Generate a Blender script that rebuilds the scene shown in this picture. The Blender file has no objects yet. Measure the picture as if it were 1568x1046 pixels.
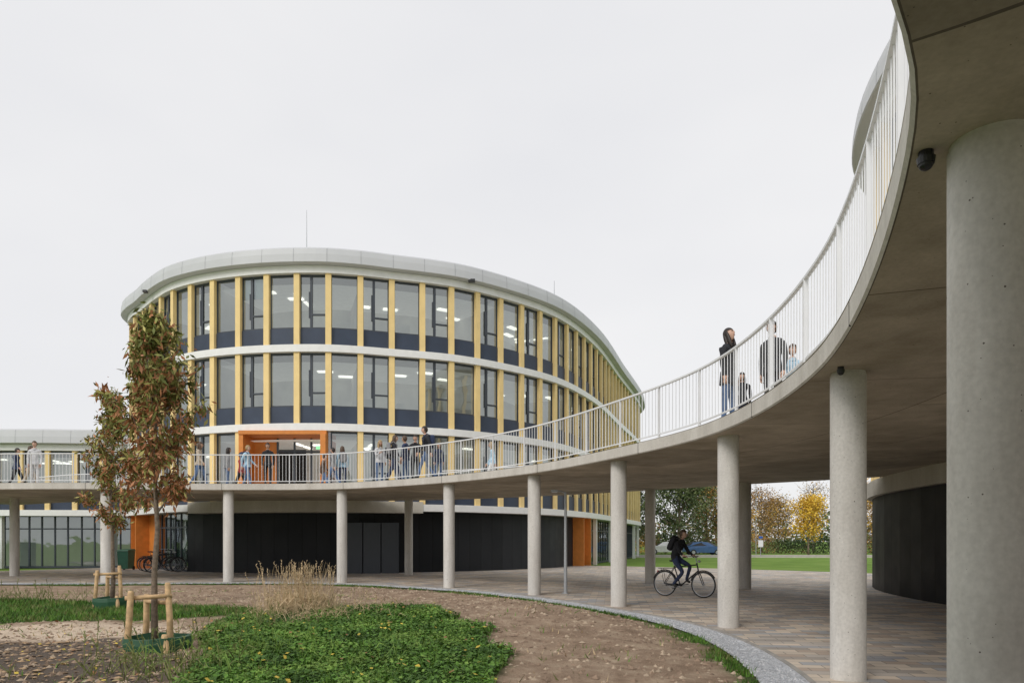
import bpy, math, random
import numpy as np
from mathutils import Vector, Matrix, noise, Euler
random.seed(7); rng=np.random.default_rng(7)
scene=bpy.context.scene
COL=scene.collection
sin,cos,pi=math.sin,math.cos,math.pi

# ---------------------------------------------------------------- materials
def base_mat(name):
    m=bpy.data.materials.new(name); m.use_nodes=True
    nt=m.node_tree; b=nt.nodes['Principled BSDF']
    return m,nt,nt.nodes,nt.links,b
def N(nt,t,**k):
    n=nt.nodes.new(t)
    for a,v in k.items():
        if a in n.inputs.keys(): n.inputs[a].default_value=v
        else: setattr(n,a,v)
    return n
def simple(name,col,rough=.6,metal=0.,var=.12,scale=4.,bump=0.,bscale=60.,spec=.5):
    m,nt,nd,lk,b=base_mat(name)
    tc=N(nt,'ShaderNodeTexCoord')
    nz=N(nt,'ShaderNodeTexNoise'); nz.inputs['Scale'].default_value=scale; nz.inputs['Detail'].default_value=5
    lk.new(tc.outputs['Object'],nz.inputs['Vector'])
    mr=N(nt,'ShaderNodeMapRange'); mr.inputs[1].default_value=.3; mr.inputs[2].default_value=.7
    mr.inputs[3].default_value=1-var; mr.inputs[4].default_value=1+var
    lk.new(nz.outputs['Fac'],mr.inputs[0])
    vm=N(nt,'ShaderNodeVectorMath',operation='SCALE'); vm.inputs[0].default_value=col
    lk.new(mr.outputs[0],vm.inputs['Scale']); lk.new(vm.outputs[0],b.inputs['Base Color'])
    b.inputs['Roughness'].default_value=rough; b.inputs['Metallic'].default_value=metal
    b.inputs['Specular IOR Level'].default_value=spec
    if bump>0:
        n2=N(nt,'ShaderNodeTexNoise'); n2.inputs['Scale'].default_value=bscale; n2.inputs['Detail'].default_value=4
        lk.new(tc.outputs['Object'],n2.inputs['Vector'])
        bp=N(nt,'ShaderNodeBump'); bp.inputs['Strength'].default_value=bump; bp.inputs['Distance'].default_value=.02
        lk.new(n2.outputs['Fac'],bp.inputs['Height']); lk.new(bp.outputs[0],b.inputs['Normal'])
    return m
def ramp(nt,stops):
    r=N(nt,'ShaderNodeValToRGB'); cr=r.color_ramp
    while len(cr.elements)>1: cr.elements.remove(cr.elements[-1])
    cr.elements[0].position=stops[0][0]; cr.elements[0].color=(*stops[0][1],1)
    for p,c in stops[1:]:
        e=cr.elements.new(p); e.color=(*c,1)
    return r
def concrete(name,c0,c1,pits=True,joints=None,streak=True):
    m,nt,nd,lk,b=base_mat(name)
    tc=N(nt,'ShaderNodeTexCoord')
    nz=N(nt,'ShaderNodeTexNoise'); nz.inputs['Scale'].default_value=1.3; nz.inputs['Detail'].default_value=8; nz.inputs['Roughness'].default_value=.66
    mp=N(nt,'ShaderNodeMapping'); mp.inputs['Scale'].default_value=(1.6,1.6,.45) if streak else (1,1,1)
    lk.new(tc.outputs['Object'],mp.inputs[0]); lk.new(mp.outputs[0],nz.inputs['Vector'])
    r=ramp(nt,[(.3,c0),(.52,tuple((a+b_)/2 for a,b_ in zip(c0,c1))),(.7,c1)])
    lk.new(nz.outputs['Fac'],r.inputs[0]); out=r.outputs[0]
    nf=N(nt,'ShaderNodeTexNoise'); nf.inputs['Scale'].default_value=35; nf.inputs['Detail'].default_value=3
    lk.new(tc.outputs['Object'],nf.inputs['Vector'])
    mrf=N(nt,'ShaderNodeMapRange'); mrf.inputs[1].default_value=.3; mrf.inputs[2].default_value=.7; mrf.inputs[3].default_value=.92; mrf.inputs[4].default_value=1.08
    lk.new(nf.outputs['Fac'],mrf.inputs[0])
    v0=N(nt,'ShaderNodeVectorMath',operation='SCALE'); lk.new(out,v0.inputs[0]); lk.new(mrf.outputs[0],v0.inputs['Scale']); out=v0.outputs[0]
    hgt=nf.outputs['Fac']
    if pits:
        for sc_,ml,sb_ in ((10,.23,.135),(30,.30,.16)):
            vo=N(nt,'ShaderNodeTexVoronoi'); vo.inputs['Scale'].default_value=sc_
            lk.new(tc.outputs['Object'],vo.inputs['Vector'])
            sp=N(nt,'ShaderNodeSeparateColor'); lk.new(vo.outputs['Color'],sp.inputs[0])
            th=N(nt,'ShaderNodeMath',operation='MULTIPLY'); lk.new(sp.outputs[0],th.inputs[0]); th.inputs[1].default_value=ml
            th2=N(nt,'ShaderNodeMath',operation='SUBTRACT'); lk.new(th.outputs[0],th2.inputs[0]); th2.inputs[1].default_value=sb_
            lt=N(nt,'ShaderNodeMath',operation='LESS_THAN'); lk.new(vo.outputs['Distance'],lt.inputs[0]); lk.new(th2.outputs[0],lt.inputs[1])
            mx=N(nt,'ShaderNodeMix',data_type='RGBA'); lk.new(lt.outputs[0],mx.inputs[0]); lk.new(out,mx.inputs[6]); mx.inputs[7].default_value=(.12,.10,.085,1); out=mx.outputs[2]
    if joints:
        br=N(nt,'ShaderNodeTexBrick'); br.offset=.5
        br.inputs['Color1'].default_value=(.76,.76,.76,1); br.inputs['Color2'].default_value=(1.12,1.12,1.12,1)
        br.inputs['Mortar'].default_value=(.30,.29,.28,1); br.inputs['Scale'].default_value=1
        br.inputs['Mortar Size'].default_value=.010; br.inputs['Brick Width'].default_value=joints[0]; br.inputs['Row Height'].default_value=joints[1]
        lk.new(tc.outputs['UV'],br.inputs['Vector'])
        mm=N(nt,'ShaderNodeVectorMath',operation='MULTIPLY'); lk.new(out,mm.inputs[0]); lk.new(br.outputs['Color'],mm.inputs[1]); out=mm.outputs[0]
    lk.new(out,b.inputs['Base Color']); b.inputs['Roughness'].default_value=.82
    bp=N(nt,'ShaderNodeBump'); bp.inputs['Strength'].default_value=.25; bp.inputs['Distance'].default_value=.004
    lk.new(hgt,bp.inputs['Height']); lk.new(bp.outputs[0],b.inputs['Normal'])
    return m
M={}
M['col']=concrete('column_concrete',(.48,.455,.415),(.73,.71,.67))
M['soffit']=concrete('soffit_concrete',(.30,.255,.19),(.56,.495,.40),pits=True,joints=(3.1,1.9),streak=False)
M['fascia']=concrete('fascia_concrete',(.50,.47,.42),(.68,.65,.60),pits=False)
M['beam']=concrete('beam_concrete',(.46,.43,.37),(.58,.55,.49),pits=False)
M['white']=simple('white_paint',(.84,.84,.83),.45,var=.04)
M['rail']=simple('railing_paint',(.78,.79,.81),.4,var=.03)
M['fin']=simple('yellow_fin',(.88,.66,.30),.6,var=.06,scale=2)
M['spandrel']=simple('anthracite_panel',(.045,.060,.095),.45,var=.15,scale=1.2,spec=.35)
M['frame']=simple('window_frame',(.045,.055,.072),.4,var=.05)
M['roofmetal']=simple('roof_metal',(.58,.59,.615),.5,metal=.0,var=.04,scale=.7)
M['seam']=simple('roof_seam',(.36,.37,.39),.5)
M['roofing']=simple('roofing',(.25,.25,.25),.9)
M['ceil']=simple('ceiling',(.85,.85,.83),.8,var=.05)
M['floorin']=simple('floor_inside',(.42,.40,.36),.6)
M['core']=simple('glowing_inner_wall',(.66,.64,.60),.8,var=.3,scale=.5)
for k_,e_ in (('ceil',.16),('core',.07)):  # ceilings, inner walls and partitions glow faintly, added in place of room light
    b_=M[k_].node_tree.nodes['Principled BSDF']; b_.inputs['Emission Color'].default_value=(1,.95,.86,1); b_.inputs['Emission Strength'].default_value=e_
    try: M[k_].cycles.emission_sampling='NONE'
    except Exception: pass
M['orange']=simple('orange_panel',(.66,.235,.045),.5,var=.10)
M['dark']=simple('dark_void',(.02,.02,.022),.6)
M['black']=simple('black_paint',(.012,.012,.014),.35,var=.1)
M['steel']=simple('galvanised_steel',(.42,.44,.46),.45,metal=.4,var=.08)
M['wood']=simple('stake_wood',(.60,.41,.22),.8,var=.25,scale=14,bump=.4)
M['bark']=simple('bark',(.20,.155,.115),.9,var=.35,scale=22,bump=.6)
M['greenbag']=simple('green_plastic',(.025,.09,.045),.5,var=.15)
M['kerb']=simple('edging',(.34,.32,.29),.8,var=.2)
M['teal']=simple('teal_panel',(.10,.33,.27),.6)
M['asphalt']=simple('asphalt',(.16,.16,.165),.9,var=.1,bump=.3)
M['rubber']=simple('rubber',(.015,.015,.015),.7)

def glassmat():
    m=bpy.data.materials.new('window_glass'); m.use_nodes=True; nt=m.node_tree; nt.nodes.clear(); lk=nt.links
    o=N(nt,'ShaderNodeOutputMaterial'); t=N(nt,'ShaderNodeBsdfTransparent'); t.inputs[0].default_value=(.74,.81,.80,1)
    g=N(nt,'ShaderNodeBsdfGlossy'); g.inputs['Color'].default_value=(.80,.86,.90,1); g.inputs['Roughness'].default_value=.02
    fr=N(nt,'ShaderNodeFresnel'); fr.inputs['IOR'].default_value=1.55
    a=N(nt,'ShaderNodeMath',operation='MULTIPLY_ADD'); a.inputs[1].default_value=1.0; a.inputs[2].default_value=.19; a.use_clamp=True
    lk.new(fr.outputs[0],a.inputs[0])
    tc=N(nt,'ShaderNodeTexCoord'); nz=N(nt,'ShaderNodeTexNoise'); nz.inputs['Scale'].default_value=.7
    lk.new(tc.outputs['Object'],nz.inputs['Vector'])
    bp=N(nt,'ShaderNodeBump'); bp.inputs['Strength'].default_value=.15; bp.inputs['Distance'].default_value=.05
    lk.new(nz.outputs['Fac'],bp.inputs['Height']); lk.new(bp.outputs[0],g.inputs['Normal'])
    mx=N(nt,'ShaderNodeMixShader'); lk.new(a.outputs[0],mx.inputs[0]); lk.new(t.outputs[0],mx.inputs[1]); lk.new(g.outputs[0],mx.inputs[2]); lk.new(mx.outputs[0],o.inputs[0])
    return m
M['glass']=glassmat()
def lampmat(name,col,s):
    m,nt,nd,lk,b=base_mat(name); b.inputs['Emission Color'].default_value=(*col,1); b.inputs['Emission Strength'].default_value=s
    try: m.cycles.emission_sampling='NONE'
    except Exception: pass
    return m
M['lamp']=lampmat('ceiling_lamp',(1,.95,.85),1.3)
M['exit']=lampmat('exit_sign_green',(.1,.9,.3),1.0)
def blackclad():
    m,nt,nd,lk,b=base_mat('black_cladding'); tc=N(nt,'ShaderNodeTexCoord')
    br=N(nt,'ShaderNodeTexBrick'); br.offset=0
    br.inputs['Color1'].default_value=(.012,.014,.017,1); br.inputs['Color2'].default_value=(.022,.024,.028,1); br.inputs['Mortar'].default_value=(.004,.004,.005,1)
    br.inputs['Scale'].default_value=1; br.inputs['Mortar Size'].default_value=.014; br.inputs['Brick Width'].default_value=.72; br.inputs['Row Height'].default_value=6
    lk.new(tc.outputs['UV'],br.inputs['Vector']); lk.new(br.outputs['Color'],b.inputs['Base Color'])
    nz=N(nt,'ShaderNodeTexNoise'); nz.inputs['Scale'].default_value=1.5; lk.new(tc.outputs['Object'],nz.inputs['Vector'])
    mr=N(nt,'ShaderNodeMapRange'); mr.inputs[3].default_value=.4; mr.inputs[4].default_value=.65; lk.new(nz.outputs['Fac'],mr.inputs[0]); lk.new(mr.outputs[0],b.inputs['Roughness'])
    b.inputs['Specular IOR Level'].default_value=.25
    bp=N(nt,'ShaderNodeBump'); bp.inputs['Strength'].default_value=.5; bp.inputs['Distance'].default_value=.01; bp.invert=True
    lk.new(br.outputs['Fac'],bp.inputs['Height']); lk.new(bp.outputs[0],b.inputs['Normal'])
    return m
M['clad']=blackclad()
def pavers():
    m,nt,nd,lk,b=base_mat('clay_pavers'); tc=N(nt,'ShaderNodeTexCoord')
    mp=N(nt,'ShaderNodeMapping'); mp.inputs['Rotation'].default_value=(0,0,math.radians(8)); lk.new(tc.outputs['Object'],mp.inputs[0])
    br=N(nt,'ShaderNodeTexBrick'); br.offset=.5
    br.inputs['Color1'].default_value=(0,0,0,1); br.inputs['Color2'].default_value=(1,1,1,1); br.inputs['Mortar'].default_value=(.5,.5,.5,1)
    br.inputs['Scale'].default_value=1; br.inputs['Mortar Size'].default_value=.006; br.inputs['Brick Width'].default_value=.42; br.inputs['Row Height'].default_value=.21
    lk.new(mp.outputs[0],br.inputs['Vector'])
    r=ramp(nt,[(0,(.36,.32,.28)),(.2,(.56,.48,.39)),(.4,(.48,.43,.38)),(.55,(.38,.38,.39)),(.7,(.62,.53,.43)),(.85,(.45,.36,.29)),(1,(.52,.49,.45))])
    r.color_ramp.interpolation='CONSTANT'
    lk.new(br.outputs['Color'],r.inputs[0])
    mx=N(nt,'ShaderNodeMix',data_type='RGBA'); lk.new(br.outputs['Fac'],mx.inputs[0]); lk.new(r.outputs[0],mx.inputs[6]); mx.inputs[7].default_value=(.22,.20,.17,1)
    nz=N(nt,'ShaderNodeTexNoise'); nz.inputs['Scale'].default_value=.6; nz.inputs['Detail'].default_value=8; lk.new(tc.outputs['Object'],nz.inputs['Vector'])
    mr=N(nt,'ShaderNodeMapRange'); mr.inputs[1].default_value=.3; mr.inputs[2].default_value=.7; mr.inputs[3].default_value=.80; mr.inputs[4].default_value=1.18
    lk.new(nz.outputs['Fac'],mr.inputs[0])
    v=N(nt,'ShaderNodeVectorMath',operation='SCALE'); lk.new(mx.outputs[2],v.inputs[0]); lk.new(mr.outputs[0],v.inputs['Scale']); lk.new(v.outputs[0],b.inputs['Base Color'])
    b.inputs['Roughness'].default_value=.75
    bp=N(nt,'ShaderNodeBump'); bp.inputs['Strength'].default_value=.5; bp.inputs['Distance'].default_value=.006; bp.invert=True
    lk.new(br.outputs['Fac'],bp.inputs['Height']); lk.new(bp.outputs[0],b.inputs['Normal'])
    return m
M['pave']=pavers()
def courtmat():
    m,nt,nd,lk,b=base_mat('garden_soil'); tc=N(nt,'ShaderNodeTexCoord')
    at=N(nt,'ShaderNodeAttribute'); at.attribute_name='mask'
    sp=N(nt,'ShaderNodeSeparateColor'); lk.new(at.outputs['Color'],sp.inputs[0])
    nz=N(nt,'ShaderNodeTexNoise'); nz.inputs['Scale'].default_value=2.2; nz.inputs['Detail'].default_value=10; nz.inputs['Roughness'].default_value=.65
    lk.new(tc.outputs['Object'],nz.inputs['Vector'])
    r=ramp(nt,[(.28,(.19,.13,.088)),(.5,(.33,.24,.17)),(.72,(.49,.385,.28))]); lk.new(nz.outputs['Fac'],r.inputs[0])
    cur=r.outputs[0]
    for k,c in ((1,(.62,.50,.38)),(2,(.13,.105,.085)),(0,(.06,.095,.028))):
        mx=N(nt,'ShaderNodeMix',data_type='RGBA'); lk.new(sp.outputs[k],mx.inputs[0]); lk.new(cur,mx.inputs[6])
        rr=N(nt,'ShaderNodeVectorMath',operation='SCALE'); rr.inputs[0].default_value=c
        mr=N(nt,'ShaderNodeMapRange'); mr.inputs[3].default_value=.55; mr.inputs[4].default_value=1.45; lk.new(nz.outputs['Fac'],mr.inputs[0]); lk.new(mr.outputs[0],rr.inputs['Scale'])
        lk.new(rr.outputs[0],mx.inputs[7]); cur=mx.outputs[2]
    lk.new(cur,b.inputs['Base Color']); b.inputs['Roughness'].default_value=.95; b.inputs['Specular IOR Level'].default_value=.15
    n2=N(nt,'ShaderNodeTexNoise'); n2.inputs['Scale'].default_value=14; n2.inputs['Detail'].default_value=9; n2.inputs['Roughness'].default_value=.7; lk.new(tc.outputs['Object'],n2.inputs['Vector'])
    bp=N(nt,'ShaderNodeBump'); bp.inputs['Strength'].default_value=.9; bp.inputs['Distance'].default_value=.05
    lk.new(n2.outputs['Fac'],bp.inputs['Height']); lk.new(bp.outputs[0],b.inputs['Normal'])
    return m
M['court']=courtmat()
def lawnmat():
    m,nt,nd,lk,b=base_mat('lawn'); tc=N(nt,'ShaderNodeTexCoord')
    nz=N(nt,'ShaderNodeTexNoise'); nz.inputs['Scale'].default_value=.35; nz.inputs['Detail'].default_value=12; nz.inputs['Roughness'].default_value=.7
    lk.new(tc.outputs['Object'],nz.inputs['Vector'])
    r=ramp(nt,[(.3,(.10,.17,.03)),(.5,(.15,.25,.045)),(.72,(.23,.31,.08))]); lk.new(nz.outputs['Fac'],r.inputs[0]); lk.new(r.outputs[0],b.inputs['Base Color'])
    b.inputs['Roughness'].default_value=.95; b.inputs['Specular IOR Level'].default_value=.1
    return m
M['lawn']=lawnmat()
def leafmat(name,c,v=.35,sc=3):
    return simple(name,c,.6,var=v,scale=sc,spec=.25)

# ---------------------------------------------------------------- mesh helpers
def link(o): COL.objects.link(o); return o
def empty(name,loc=(0,0,0),rot=0):
    e=bpy.data.objects.new(name,None); e.location=loc; e.rotation_euler=(0,0,rot); e.empty_display_size=.3; link(e); return e
class MB:
    def __init__(s): s.v=[]; s.f=[]; s.m=[]; s.uv=None
    def add(s,vs,fs,mi=0):
        o=len(s.v); s.v.extend([tuple(map(float,v)) for v in vs]); s.f.extend([tuple(i+o for i in f) for f in fs]); s.m.extend([mi]*len(fs))
    def box8(s,b4,t4,mi=0):
        s.add(list(b4)+list(t4),[(3,2,1,0),(4,5,6,7),(0,1,5,4),(1,2,6,5),(2,3,7,6),(3,0,4,7)],mi)
    def box(s,c,h,mi=0,R=None):
        c=Vector(c); pts=[]
        for z in(-1,1):
            for x,y in((-1,-1),(1,-1),(1,1),(-1,1)):
                p=Vector((x*h[0],y*h[1],z*h[2]))
                if R is not None: p=R@p
                pts.append(c+p)
        s.box8(pts[:4],pts[4:],mi)
    def tube(s,path,rad,n=8,mi=0,cap=True):
        path=[Vector(p) for p in path]
        if not hasattr(rad,'__len__'): rad=[rad]*len(path)
        vs=[];fs=[]; up=None
        for i,p in enumerate(path):
            t=(path[min(i+1,len(path)-1)]-path[max(i-1,0)]).normalized()
            if up is None: up=Vector((0,0,1)) if abs(t.z)<.9 else Vector((1,0,0))
            a=(up-t*up.dot(t)).normalized(); up=a; b=t.cross(a)
            for k in range(n):
                th=2*pi*k/n; vs.append(p+(a*cos(th)+b*sin(th))*rad[i])
        for i in range(len(path)-1):
            for k in range(n):
                fs.append((i*n+k,i*n+(k+1)%n,(i+1)*n+(k+1)%n,(i+1)*n+k))
        if cap: fs.append(tuple(range(n-1,-1,-1))); fs.append(tuple((len(path)-1)*n+k for k in range(n)))
        s.add(vs,fs,mi)
    def ell(s,c,r,nu=12,nv=8,mi=0,R=None,fn=None,keep=None):
        c=Vector(c); vs=[];fs=[]; loc=[]
        for j in range(nv+1):
            ph=pi*j/nv
            for i in range(nu):
                th=2*pi*i/nu
                p=Vector((r[0]*sin(ph)*cos(th),r[1]*sin(ph)*sin(th),r[2]*cos(ph)))
                if fn: p=fn(p)
                loc.append(p); q=(R@p) if R is not None else p; vs.append(c+q)
        for j in range(nv):
            for i in range(nu):
                f=(j*nu+i,(j+1)*nu+i,(j+1)*nu+(i+1)%nu,j*nu+(i+1)%nu)
                if keep and not keep(sum((loc[k] for k in f),Vector())/4): continue
                fs.append(f)
        s.add(vs,fs,mi)
    def torus(s,c,R0,r0,axis='y',n=28,k=6,mi=0):
        vs=[];fs=[]
        for i in range(n):
            a=2*pi*i/n
            for j in range(k):
                b=2*pi*j/k; rr=R0+r0*cos(b)
                vs.append((c[0]+rr*cos(a),c[1]+r0*sin(b),c[2]+rr*sin(a)))
        for i in range(n):
            for j in range(k): fs.append((i*k+j,i*k+(j+1)%k,((i+1)%n)*k+(j+1)%k,((i+1)%n)*k+j))
        s.add(vs,fs,mi)
    def obj(s,name,mats,parent=None,smooth=False,local=False,loc=None,rot=None,uvs=None):
        me=bpy.data.meshes.new(name); me.from_pydata(s.v,[],s.f)
        if not isinstance(mats,(list,tuple)): mats=[mats]
        for m in mats: me.materials.append(m)
        if len(mats)>1: me.polygons.foreach_set('material_index',s.m)
        if smooth: me.polygons.foreach_set('use_smooth',[True]*len(me.polygons))
        if uvs is not None:
            ul=me.uv_layers.new(name='UVMap'); 
            li=np.zeros(len(me.loops),int); me.loops.foreach_get('vertex_index',li)
            ul.data.foreach_set('uv',np.array(uvs,float)[li].ravel())
        me.update(); o=bpy.data.objects.new(name,me); link(o)
        if loc is not None: o.location=loc
        if rot is not None: o.rotation_euler=(0,0,rot)
        if parent is not None:
            o.parent=parent
            if not local: o.matrix_parent_inverse=Matrix.Translation(-Vector(parent.location))
        return o

def catmull(P,n=14,closed=False):
    P=[np.array(p,float) for p in P]
    if closed: Q=[P[-1]]+P+[P[0],P[1]]
    else: Q=[2*P[0]-P[1]]+P+[2*P[-1]-P[-2]]
    out=[]
    for i in range(1,len(Q)-2):
        p0,p1,p2,p3=Q[i-1:i+3]
        d=lambda a,b: max(1e-4,np.linalg.norm(a[:2]-b[:2]))**.5
        t0=0;t1=t0+d(p0,p1);t2=t1+d(p1,p2);t3=t2+d(p2,p3)
        for t in np.linspace(t1,t2,n,endpoint=False):
            A1=(t1-t)/(t1-t0)*p0+(t-t0)/(t1-t0)*p1; A2=(t2-t)/(t2-t1)*p1+(t-t1)/(t2-t1)*p2; A3=(t3-t)/(t3-t2)*p2+(t-t2)/(t3-t2)*p3
            B1=(t2-t)/(t2-t0)*A1+(t-t0)/(t2-t0)*A2; B2=(t3-t)/(t3-t1)*A2+(t-t1)/(t3-t1)*A3
            out.append((t2-t)/(t2-t1)*B1+(t-t1)/(t2-t1)*B2)
    if not closed: out.append(P[-1])
    return np.array(out)
def resample(P,step,closed=False):
    if closed: P=np.vstack([P,P[:1]])
    L=np.r_[0,np.cumsum(np.linalg.norm(np.diff(P[:,:2],axis=0),axis=1))]
    n=max(2,int(round(L[-1]/step))); s=np.linspace(0,L[-1],n+1)
    out=np.stack([np.interp(s,L,P[:,k]) for k in range(P.shape[1])],1)
    return (out[:-1] if closed else out)
def rnormals(P,closed=False):
    X=P[:,:2]
    if closed: T=np.roll(X,-1,0)-np.roll(X,1,0)
    else: T=np.gradient(X,axis=0)
    T/=np.linalg.norm(T,axis=1)[:,None]
    return np.stack([T[:,1],-T[:,0]],1)

# ---------------------------------------------------------------- walkway line
CTRL=[(-14,0.4,7.5),(-8,-1.2,7.5),(-4,-1.0,7.5),(-1.2,0.1,7.5),(.45,1.15,7.5),(1.60,2.27,7.6),(2.23,3.33,7.8),(3.71,7.93,8.2),(3.83,12.72,9.0),(2.48,16.7,9.3),(.63,20.3,7.4),(-2.05,23.4,7.0),
      (-6.2,26.2,6.9),(-10.5,26.6,6.6),(-14.8,26.2,7.7),(-19.2,26.4,7.2),(-24,28,7),(-29,31,7)]
PATH=resample(catmull(CTRL,24),.25); PN=rnormals(PATH)
ZB,ZT=3.40,3.64
def off(d): return PATH[:,:2]+PN*(d if np.isscalar(d) else np.asarray(d)[:,None])
inner=off(-.36); outer=off(PATH[:,2]); S=np.arange(len(PATH))*.25
def ribbon(A,B,za,zb,mat,name,parent=None,vs=1.0):
    mb=MB(); n=len(A); w=np.linalg.norm(A-B,axis=1)
    cols=8 if w.mean()>3 else 1
    uv=[]
    for k in range(cols+1):
        f=k/cols
        for i in range(n):
            p=A[i]*(1-f)+B[i]*f; mb.v.append((p[0],p[1],za*(1-f)+zb*f)); uv.append((S[i] if n==len(S) else i*.25,w[i]*f if w[i]>.01 else f*(zb-za)))
    for k in range(cols):
        for i in range(n-1): mb.f.append((k*n+i,k*n+i+1,(k+1)*n+i+1,(k+1)*n+i)); mb.m.append(0)
    return mb.obj(name,mat,parent,smooth=False,uvs=uv)
walk=empty('elevated_walkway',(3.8,12.7,0))
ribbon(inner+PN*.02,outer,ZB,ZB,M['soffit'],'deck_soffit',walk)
ribbon(inner,outer,ZT,ZT,M['beam'],'deck_surface',walk)
mb=MB(); prof=[(-.34,ZB),(-.36,ZB+.02),(-.36,ZT-.02),(-.34,ZT+.003),(-.18,ZT+.003)]
for d,z in prof:
    o=off(d); mb.v.extend([(o[i,0],o[i,1],z) for i in range(len(o))])
n=len(PATH)
for k in range(len(prof)-1):
    for i in range(n-1): mb.f.append((k*n+i,k*n+i+1,(k+1)*n+i+1,(k+1)*n+i)); mb.m.append(0)
mb.obj('deck_edge',M['fascia'],walk)
mb=MB()
for i in range(8,n-2,19):
    p=PATH[i,:2];q=PN[i];t=np.array([-q[1],q[0]])
    c=[p-q*.363+t*.006,p-q*.363-t*.006,p-q*.34-t*.006,p-q*.34+t*.006]
    mb.box8([(*a,ZB+.004) for a in c],[(*a,ZT-.004) for a in c])
mb.obj('deck_edge_joints',M['dark'],walk)
ribbon(outer,outer,ZB,ZT,M['fascia'],'deck_outer_edge',walk)
cols_in=[(2.23,3.33),(3.71,7.93),(3.83,12.72),(2.48,16.7),(.63,20.3),(-2.05,23.4),(-6.2,26.2),(-10.5,26.6),(-14.8,26.2),(-19.2,26.4)]
cols_out=[(7.4,22.8),(5.0,26.0),(-4.66,32.4),(-21.6,31.2)]
def column(x,y,r,idx,parent,z1=ZB):
    mb=MB(); nn=40
    zs=[(-.05,r),(z1-.03,r),(z1-.02,r-.008),(z1+.01,r-.008)]
    for z,rr in zs:
        for k in range(nn): mb.v.append((x+rr*cos(2*pi*k/nn),y+rr*sin(2*pi*k/nn),z))
    for j in range(len(zs)-1):
        for k in range(nn): mb.f.append((j*nn+k,j*nn+(k+1)%nn,(j+1)*nn+(k+1)%nn,(j+1)*nn+k)); mb.m.append(0)
    return mb.obj('column_%d'%idx,M['col'],parent,smooth=True)
for i,(x,y) in enumerate(cols_in+cols_out): column(x,y,.185,i+1,walk)
def railing(L,name,parent,h=1.06):
    R=resample(L,.128); RN=rnormals(R); mb=MB()
    for i,(p,nn) in enumerate(zip(R,RN)):
        t=np.array([-nn[1],nn[0]])
        post=(i%12==0)
        a,b=(.010,.026) if post else (.0055,.0055)
        zb=ZT-.02 if post else ZT+.09
        q=[p+t*a*sx+nn*b*sy for sx,sy in((-1,-1),(1,-1),(1,1),(-1,1))]
        mb.box8([(x[0],x[1],zb) for x in q],[(x[0],x[1],ZT+h-.02) for x in q])
    mb.obj(name+'_bars',M['rail'],parent)
    mb=MB(); R=resample(L,.25); RN=rnormals(R); n=len(R)
    for w,z0,z1 in((.025,ZT+h-.02,ZT+h+.012),(.012,ZT+.075,ZT+.10)):
        o=len(mb.v)
        for d,z in((-w,z0),(w,z0),(w,z1),(-w,z1)):
            for i in range(n): p=R[i]+RN[i]*d; mb.v.append((p[0],p[1],z))
        for k in range(4):
            for i in range(n-1): mb.f.append((o+k*n+i,o+k*n+i+1,o+((k+1)%4)*n+i+1,o+((k+1)%4)*n+i)); mb.m.append(0)
    mb.obj(name+'_rails',M['rail'],parent)
railing(off(-.29),'inner_railing',walk)
om=(outer[:,0]>-3.6)&(outer[:,0]<10.9)&(outer[:,1]>15)
railing((off(PATH[:,2]-.08))[om],'outer_railing',walk)
om=(outer[:,0]<-16.5)&(outer[:,1]>20)&(outer[:,0]>-24)
railing((off(PATH[:,2]-.08))[om],'left_railing',walk)
def seccam(loc,s=.6):
    mb=MB(); x,y,z=loc
    mb.tube([(x,y,z+.0),(x,y,z-.05*s)],[.055*s]*2,16); mb.tube([(x,y,z-.05*s),(x,y,z-.10*s)],[.07*s,.062*s],16); mb.ell((x,y,z-.10*s),(.055*s,.055*s,.05*s),14,8)
    mb.obj('security_camera',M['black'],None,smooth=False)
seccam((1.97,3.42,ZB)); seccam((3.50,7.65,ZB))

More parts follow.
